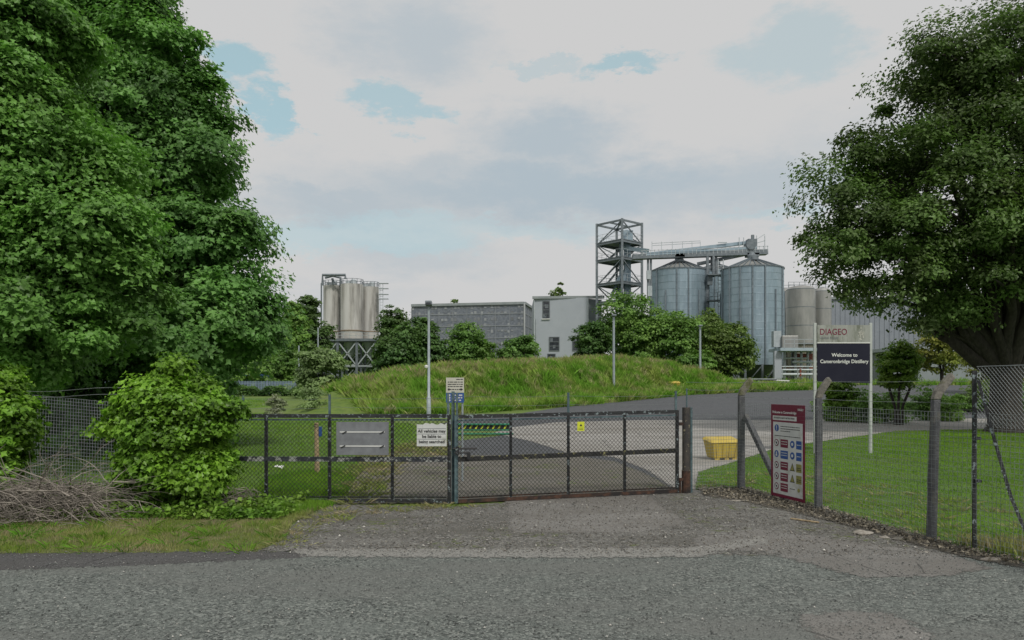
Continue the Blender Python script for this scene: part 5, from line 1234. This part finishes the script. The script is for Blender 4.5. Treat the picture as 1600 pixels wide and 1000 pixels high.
# pale block
D2 = 112; xa, xc, xb = P(834, 0, D2 + 1).x, P(919.5, 0, D2).x, P(934, 0, D2 + 7).x; g0 = Hs(xa, D2); z2 = zt_(465, D2)
t = thing('pale_block', ((xa + xc) / 2, D2, g0), 'pale grey rendered block with small dark windows beside the steel tower', 'building')
mb = MB(); wallbox(mb, [(xa, D2 + 1), (xc, D2), (xc, D2 + 11), (xa, D2 + 12)], g0 - .5, z2); mb.build('wall', M_bldg, t)
mb = MB(); wallbox(mb, [(xc + .05, D2 + .6), (xb, D2 + 1.8), (xb, D2 + 10), (xc + .05, D2 + 10)], g0 - .5, z2 - .1); mb.build('shaded_side', M_bldgside, t)  # right side of the block, its shade put into a darker colour
pa = Vector((xa, D2 + 1, 0)); pb = Vector((xc, D2, 0)); u = (pb - pa).normalized(); nf = Vector((u.y, -u.x, 0))
mb = MB(); mb.bar(pa - u * .2 + nf * .12 + Vector((0, 0, z2 + .1)), Vector((xb + .2, D2 + .2, z2 + .1)), .5, .38); mb.build('roof_edge', M_trim, t)
mb = MB(); mb.bar(pa + nf * .06 + Vector((.1, 0, g0)), pa + nf * .06 + Vector((.1, 0, z2 - .2)), .14); mb.bar(Vector((P(838, 0, D2).x, D2 + .85, g0)), Vector((P(838, 0, D2).x, D2 + .85, zt_(497, D2))), .10); mb.bar(Vector((xc - .1, D2 - .08, g0)), Vector((xc - .1, D2 - .08, z2 - .2)), .16); mb.builds('downpipe', M_lsteel, t)
L = (pb - pa).length
def win(px0, py0, px1, py1, bars=2):
    f0 = (P(px0, 0, D2 + .5).x - xa) / (xc - xa); f1 = (P(px1, 0, D2 + .5).x - xa) / (xc - xa); za, zb_ = zt_(py1, D2), zt_(py0, D2)
    G = frame(pa + nf * .0, u); mf = MB(); w = .12
    a0, a1 = f0 * L, f1 * L
    for r in ((a0 - w, za - w, a1 + w, za), (a0 - w, zb_, a1 + w, zb_ + w), (a0 - w, za, a0, zb_), (a1, za, a1 + w, zb_)): rect(mf, G, *r, .003, .08)
    for k in range(1, bars): zz_ = za + (zb_ - za) * k / bars; rect(mf, G, a0, zz_ - .05, a1, zz_ + .05, .003, .06)
    fo = mf.build('window', mat('window_frame', (.10, .12, .13), (.14, .16, .17), 2, .5), t)
    mg = MB(); rect(mg, G, a0, za, a1, zb_, .004, .02); mg.build('pane', M_glass, fo)
    mc = MB(); r = random.Random(px0)
    for _ in range(3): q = r.uniform(a0, a1 - .5); zq = r.uniform(za, zb_ - .6); rect(mc, G, q, zq, min(a1, q + r.uniform(.2, .6)), zq + r.uniform(.3, .6), .0245, .006)
    mc.build('blind', mat('window_blind', (.10, .12, .14), (.2, .22, .24), 1.5, .4), fo)
win(849, 470.5, 858, 496.5, 4); win(859, 527, 873, 547, 3); win(895, 527, 912, 547, 3); win(856.5, 553.5, 867, 575, 3)
mb = MB(); rect(mb, frame(pa, u), (P(847, 0, D2).x - xa), zt_(498.5, D2), (P(860, 0, D2).x - xa), zt_(497.3, D2), .004, .2); mb.build('sill', M_white, t)

# ---------------------------------------------------------------- steel tower
D3 = 108
Np = Vector((P(972, 0, 106).x, 106, 0)); Lp = Vector((P(932.5, 0, 109.6).x, 109.6, 0)); Rp = Vector((P(1003, 0, 109).x, 109, 0)); Bp = Lp + Rp - Np
g0 = Hs(Np.x, D3)
t = thing('steel_tower', (Np + Bp) / 2 + Vector((0, 0, g0)), 'open steel lattice tower with platforms beside the silos', 'tower')
zz = lambda y: zt_(y, 107)
tops = {0: zt_(344, 106), 1: zt_(346.5, 109.6), 2: zt_(352, 109), 3: zt_(353, 112.5)}; top = sum(tops.values()) / 4
cor = [Np, Lp, Bp, Rp]
for c in cor: MB().bar(c + Vector((0, 0, g0)), c + Vector((0, 0, top)), .33, .33).build('column', M_steel, t)
lv = [zz(541), zz(508), zz(472), zz(443), zz(405), zz(378)]
mb = MB()
for i in range(4):
    a, b = cor[i], cor[(i + 1) % 4]
    for z in lv + [top - .2]: mb.bar(a + Vector((0, 0, z)), b + Vector((0, 0, z)), .20, .26)
mb.builds('beam', M_steel, t)
mb = MB(); seq = [zz(575)] + lv + [top - .2]
for i in range(4):
    a, b = cor[i], cor[(i + 1) % 4]
    for k in range(len(seq) - 1):
        if (i + k) % 2: a_, b_ = a, b
        else: a_, b_ = b, a
        mb.bar(a_ + Vector((0, 0, seq[k])), b_ + Vector((0, 0, seq[k + 1])), .13, .13)
        if k < 2: mb.bar(b_ + Vector((0, 0, seq[k])), a_ + Vector((0, 0, seq[k + 1])), .13, .13)
mb.bar(Np + Vector((0, 0, top - .2)), Bp + Vector((0, 0, top - .2)), .2); mb.bar(Lp.lerp(Np, .5) + Vector((0, 0, top - .2)), Bp.lerp(Rp, .5) + Vector((0, 0, top - .2)), .2)
mb.build('bracing', M_steel, t)
for z in lv[1:]:
    mb = MB(); q = [(c - (Np + Bp) / 2) * 1.06 + (Np + Bp) / 2 for c in cor]; wallbox(mb, [(c.x, c.y) for c in q], z + .18, z + .3); mb.build('platform', M_steel, t)
mb = MB()
for z in lv[1:]:
    q = [(c - (Np + Bp) / 2) * 1.04 + (Np + Bp) / 2 for c in cor]; railing(mb, [(c.x, c.y) for c in q + [q[0]]], z + .3, 1.1, .028, 1.1)
mb.build('handrail', M_lsteel, t)
ctr = (Np + Bp) / 2
mb = MB(); e = ctr + Vector((1.2, 0, 0)); mb.bar(e + Vector((0, 0, g0)), e + Vector((0, 0, zz(366))), 1.0, .6); mb.bar(e + Vector((-.9, .3, g0)), e + Vector((-.9, .3, zz(372))), .5, .5); mb.box(e + Vector((0, 0, zz(364))), (1.5, 1.2, 1.5)); mb.build('bucket_elevator', M_galv, t)
mb = MB()
for z0_, z1_ in zip([g0 + 5] + lv[:-1], lv):
    mb.bar(ctr + Vector((-1.8, .5, z0_ + .3)), ctr + Vector((.9, .5, z1_)), .09, .3); mb.bar(ctr + Vector((-1.8, 1.2, z0_ + .3)), ctr + Vector((.9, 1.2, z1_)), .09, .3)
    for k in range(8): mb.bar(ctr + Vector((-1.8 + 2.7 * k / 8, .5, z0_ + .3 + (z1_ - z0_) * k / 8)), ctr + Vector((-1.8 + 2.7 * k / 8, 1.2, z0_ + .3 + (z1_ - z0_) * k / 8)), .05, .2)
mb.build('stairs', M_steel, t)
mb = MB(); mb.bar(ctr + Vector((.6, -.6, zz(384))), Vector((P(1012, 0, 105).x, 105, zz(396))), .6, .6); mb.bar(ctr + Vector((-.4, -1, zz(466))), ctr + Vector((.9, -.3, zz(418))), .45); mb.bar(ctr + Vector((-1.3, -1, zz(462))), ctr + Vector((0, -.5, zz(428))), .35); mb.builds('chute', M_galv, t)
mb = MB()
for k in range(9): mb.box(ctr + Vector((.6 + (k % 3) * .5, -.3 + (k // 3) * .4, zz(372) + random.uniform(0, 1.2))), (.35, .35, random.uniform(.5, 1.4)))
mb.build('machinery', M_steel, t)

# ---------------------------------------------------------------- corrugated silos
def silo(px, wpx, ywall, yapex, d, label, legs=True):
    X = P(px, 0, d).x; r = wpx / F * d / 2; g_ = Hs(X, d); zw = zt_(ywall, d); za = zt_(yapex, d); zb_ = g_ + 2.6
    t = thing('grain_silo', (X, d, g_), label, 'silo', 'corrugated grain silos'); n = 32; nr = 14
    mb = MB(); mb.lathe((X, d, zb_), [(r, (zw - zb_) * i / nr) for i in range(nr + 1)], n, tints=True); mb.build('wall', M_galv, t)
    mb = MB()
    for k in range(n // 2):
        a = 2 * math.pi * (2 * k + .5) / n; p = Vector((X + math.cos(a) * (r + .03), d + math.sin(a) * (r + .03), 0)); mb.bar(p + Vector((0, 0, zb_)), p + Vector((0, 0, zw - random.choice((0, 0, 3.0)))), .16, .16)
    mb.build('stiffener', M_rib, t)
    mb = MB(); [mb.lathe((X, d, zb_ + (zw - zb_) * i / nr), [(r + .01, -.03), (r + .025, 0), (r + .01, .03)], n, cap=False) for i in range(1, nr)]; mb.build('seam', mat('silo_seam', (.20, .27, .32), (.26, .33, .38), 2, .5, .4), t)
    mb = MB(); rt = r * .14
    mb.lathe((X, d, zw), [(r * 1.015, -.08), (rt, za - zw - .5)], n, tints=True); mb.build('roof', M_roofm, t)
    mb = MB()
    for k in range(n):
        a = 2 * math.pi * k / n; c, s = math.cos(a), math.sin(a); mb.bar((X + c * r * 1.02, d + s * r * 1.02, zw - .03), (X + c * rt, d + s * rt, za - .45), .09, .12)
    mb.build('roof_rib', M_rib, t)
    MB().lathe((X, d, za - .55), [(rt * 1.05, 0), (rt * 1.05, .5), (rt * .5, .9)], 16).build('cap', M_steel, t)
    MB().lathe((X, d, zw - .12), [(r * 1.03, 0), (r * 1.03, .12)], n, cap=False).build('eave_ring', M_steel, t)
    smooth_angle(MB().lathe((X, d, g_), [(.4, .6), (r * .97, 2.55)], n).build('hopper', M_rib, t), 30)
    for k in range(12):
        a = 2 * math.pi * k / 12; p = Vector((X + math.cos(a) * r, d + math.sin(a) * r, g_)); MB().bar(p, p + Vector((0, 0, 2.65)), .26).build('leg', M_steel, t)
    mb = MB()
    for k in range(12):
        a = 2 * math.pi * k / 12; b = 2 * math.pi * (k + 1) / 12; p = Vector((X + math.cos(a) * r, d + math.sin(a) * r, g_)); q = Vector((X + math.cos(b) * r, d + math.sin(b) * r, g_ + 2.5)); mb.bar(p, q, .12)
    mb.build('leg_brace', M_steel, t)
    mb = MB(); mb.box((X - r * .05, d - r * .45, zw + (za - zw) * .62), (.8, .4, .35)); mb.build('roof_hatch', M_steel, t)
    return t, X, r, zw, za
silo(1061, 89, 424, 402, 102, 'left corrugated grain silo, behind the bright green trees')
silo(1175, 94, 421, 399, 96, 'right corrugated grain silo, the nearest and widest')
silo(1118, 70, 424, 408, 112, 'third corrugated silo seen in the gap between the front two')
# ladder and platform between silos
t = thing('access_ladder', (P(1122, 0, 100).x, 99, Hs(32, 99)), 'caged ladder with platforms in the gap between the front silos', 'ladder')
xl = P(1122, 0, 99).x; mb = MB()
for q in (0, .7): mb.bar((xl + q, 99, Hs(32, 99)), (xl + q, 99, zt_(405, 99)), .09)
for z in np.arange(2.4, zt_(406, 99), .5): mb.bar((xl, 99, z), (xl + .7, 99, z), .07)
mb.build('rungs', M_lsteel, t)
mb = MB()
for yy in (430, 470, 508): mb.box((xl - .3, 99, zt_(yy, 99)), (2.4, 1.4, .14)); railing(mb, [(xl - 1.5, 98.3), (xl + .9, 98.3)], zt_(yy, 99), 1.0, .03, .8)
mb.build('landing', M_steel, t)
mb = MB(); mb.bar((xl - 1.3, 99.5, 2), (xl - 1.3, 99.5, zt_(400, 99)), .32); mb.bar((xl - .5, 99.5, zt_(432, 99)), (xl - .5, 99.5, zt_(398, 99)), .28); mb.box((xl - 1.1, 99.2, zt_(437, 99)), (.7, .6, 1.4)); mb.build('mast', M_steel, t)
# conveyor gantry
dC = 100; q3 = lambda px, py: Vector((P(px, 0, dC).x, dC, zt_(py, dC)))
t = thing('conveyor', q3(1000, 402), 'grey conveyor gantry running from the tower over the silos', 'conveyor')
mb = MB(); mb.bar(q3(988, 402), q3(1198, 394.5), 1.2, .62); mb.build('walkway', M_steel, t)
mb = MB(); mb.bar(q3(1008, 397) + Vector((0, .5, 0)), q3(1176, 377.5) + Vector((0, .5, 0)), .6, .42); mb.bar(q3(1008, 400) + Vector((0, -.4, .1)), q3(1180, 389) + Vector((0, -.4, .1)), .45, .3); mb.build('trough', M_galv, t)
mb = MB()
for px in np.arange(1002, 1198, 6.5): f = (px - 988) / 210; mb.bar(q3(px, 402 - 7.5 * f) + Vector((0, -.6, 0)), q3(px, 402 - 7.5 * f - 9.5) + Vector((0, -.6, 0)), .06)
mb.bar(q3(1000, 393) + Vector((0, -.6, 0)), q3(1198, 386) + Vector((0, -.6, 0)), .06); mb.bar(q3(1000, 397.5) + Vector((0, -.6, 0)), q3(1198, 390.5) + Vector((0, -.6, 0)), .05)
for a, b in (((1020, 382.5), (1096, 378)), ((1020, 379), (1096, 375))): mb.bar(q3(*a) + Vector((0, .6, 0)), q3(*b) + Vector((0, .6, 0)), .07)
for px in (1020, 1035, 1052, 1068, 1083, 1096): mb.bar(q3(px, 400) + Vector((0, .6, 0)), q3(px, 376) + Vector((0, .6, 0)), .06)
for px in (1155, 1162, 1182, 1195): mb.bar(q3(px, 392), q3(px, 368 if px > 1180 else 371), .08)
mb.bar(q3(1182, 374), q3(1195, 366), .08); mb.bar(q3(1182, 380), q3(1195, 376), .08); mb.bar(q3(1122, 379), q3(1136, 379), .12); mb.build('handrail', M_lsteel, t)
mb = MB(); mb.box(q3(1174, 383), (1.2, 1.2, 1.5)); mb.tube([q3(1171, 384) + Vector((0, -.8, 0)), q3(1171, 384) + Vector((0, .6, 0))], .65, 14); mb.box(q3(1176, 374), (.35, .35, 1.2)); mb.box(q3(1061, 399), (1.3, 1.2, .6)); mb.box(q3(1175, 399), (1.6, 1.2, .5)); mb.build('drive_head', M_steel, t)
mb = MB()
for px, y0, y1 in ((1012.5, 400, 470), (1017, 400, 470), (1112, 398, 424), (1119, 398, 428)): mb.bar(q3(px, y0), q3(px, y1), .26)
mb.bar(q3(1098, 407) + Vector((0, 3, 0)), q3(1165, 396) + Vector((0, 1, 0)), .6, .4)
mb.builds('support', M_steel, t)
mb = MB(); mb.box(q3(1013, 430) + Vector((0, -.2, 0)), (.5, .5, 1.2)); mb.box(q3(1015, 455), (.6, .5, 1.4)); mb.builds('control_box', M_lsteel, t)

# ---------------------------------------------------------------- stainless tanks and low plant
for px, w, yt, d, lab in ((1227, 26, 451, 128, 'narrow dark stainless tank behind the right silo edge'), (1251, 43, 447, 122, 'clearest stainless tank right of the corrugated silos'), (1283, 30, 450, 126, 'stainless tank beside the blue grey shed')):
    X = P(px, 0, d).x; r = w / F * d / 2; z0 = zt_(538, d); z1 = zt_(yt + 6, d); g_ = Hs(X, d)
    t = thing('steel_tank', (X, d, g_), lab, 'tank', 'stainless tanks')
    smooth_angle(MB().lathe((X, d, z0), [(r, 0), (r, z1 - z0), (r * .8, z1 - z0 + .45), (r * .3, z1 - z0 + .7)], 36).build('shell', M_stainl, t), 30)
    mb = MB(); [mb.lathe((X, d, z0 + (z1 - z0) * k / 3), [(r * 1.008, -.05), (r * 1.008, .05)], 36, cap=False) for k in (0.02, 1, 2, 3)]; mb.builds('weld_band', M_steel, t)
    MB().lathe((X, d, g_), [(r * .85, 0), (r * .9, z0 - g_ - .02)], 24).build('plinth', M_cpost, t)
    mb = MB(); railing(mb, [(X - r, d - r * .3), (X + r, d - r * .3)], z1 + .3, .9, .04, .9); mb.build('handrail', M_steel, t)
D4 = 135; X0 = P(1290, 0, D4).x; X1 = P(1480, 0, D4).x; X2 = P(1750, 0, D4).x; g0 = Hs(X0, D4)
t = thing('warehouse', ((X0 + X1) / 2, D4, g0), 'large blue grey shed behind the tall sign and big tree', 'building')
mb = MB(); mb.box(((X0 + X2) / 2, D4 + 10, (g0 + zt_(466, D4)) / 2), (X2 - X0, 20, zt_(466, D4) - g0)); mb.build('wall', M_shed, t)
mb = MB()
for k in range(1, 60): mb.bar((X0 + (X2 - X0) * k / 60, D4 - .04, g0), (X0 + (X2 - X0) * k / 60, D4 - .04, zt_(466.5, D4)), .06)
mb.build('cladding_rib', mat('shed_rib', (.19, .215, .25), (.22, .24, .275), 1, .6), t)
MB().box(((X0 + X2) / 2, D4 - .1, zt_(466, D4)), (X2 - X0 + .4, .5, .4)).build('roof_edge', M_trim, t)
D5 = 110; x0 = P(1395, 0, D5).x; x1 = P(1700, 0, D5).x
t = thing('low_building', ((x0 + x1) / 2, D5, Hs(x0, D5)), 'low pale roofed building glimpsed under the big tree', 'building')
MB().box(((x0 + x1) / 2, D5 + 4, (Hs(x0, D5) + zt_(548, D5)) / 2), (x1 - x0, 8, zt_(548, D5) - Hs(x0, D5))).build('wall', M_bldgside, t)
MB().box(((x0 + x1) / 2, D5 + 3.6, zt_(546, D5)), (x1 - x0 + 1, 9.2, .5)).build('roof', M_bldg, t)
mb = MB(); [mb.box((x0 + 2 + k * 3.2, D5 - .02, zt_(562, D5)), (1.8, .06, 1.2)) for k in range(8)]; mb.builds('window', M_glass, t)
# pipe rack with blue canopy
D6 = 88; xx = lambda p: P(p, 0, D6).x; z6 = lambda y: zt_(y, D6); g0 = Hs(xx(1240), D6)
t = thing('pipe_rack', (xx(1240), D6, g0), 'low pipework shelter with pale canopy at the foot of the right silo', 'plant')
MB().box((xx(1244), D6, z6(547)), (xx(1278) - xx(1210), 4, .35)).build('canopy', mat('canopy_blue', (.32, .40, .45), (.38, .46, .50), 1, .5), t)
MB().bar((xx(1210), D6 - 1, g0), (xx(1210), D6 - 1, z6(549)), .85, .5).build('concrete_pier', M_bldg, t)
bevel(MB().box((xx(1231), D6, z6(535)), (1.9, 1.6, 1.5)).build('motor_housing', M_stainl, t), .05)
MB().box((xx(1213), D6, z6(530)), (.9, .8, 1.9)).build('cabinet', M_lsteel, t)
mb = MB(); railing(mb, [(xx(1216), D6 - 2), (xx(1276), D6 - 2)], z6(545), 1.0, .04, 1.1); railing(mb, [(xx(1212), D6 - 2.2), (xx(1282), D6 - 2.2)], g0 + .9, 1.0, .05, 1.4); mb.build('handrail', M_lsteel, t)
mb = MB()
for y, a, b, r in ((566, 1235, 1280, .14), (573, 1215, 1280, .09), (578, 1215, 1280, .12), (585, 1213, 1280, .16), (560, 1222, 1260, .1)): mb.tube([(xx(a), D6 - .6, z6(y)), (xx(b), D6 - .6, z6(y))], r, 8)
for px in (1226, 1243, 1252, 1262): mb.tube([(xx(px), D6, g0), (xx(px), D6, z6(548))], .16, 8)
mb.build('pipes', M_lsteel, t)
mb = MB(); mb.box((xx(1258), D6 + .6, z6(557)), (2.2, .3, .7)); mb.box((xx(1250), D6 + .8, z6(575)), (4, .3, .5)); mb.tube([(xx(1247), D6 - .7, z6(588)), (xx(1247), D6 - .7, z6(575))], .12, 8); mb.build('valve_block', mat('red_valve', (.22, .06, .045), (.30, .09, .06), 2, .6), t)
for px in (1222, 1246, 1274): MB().bar((xx(px), D6 + 1.5, g0), (xx(px), D6 + 1.5, z6(548)), .25).build('column', M_steel, t)
print('objects', len(bpy.data.objects), 'polys', sum(len(m.polygons) for m in bpy.data.meshes))
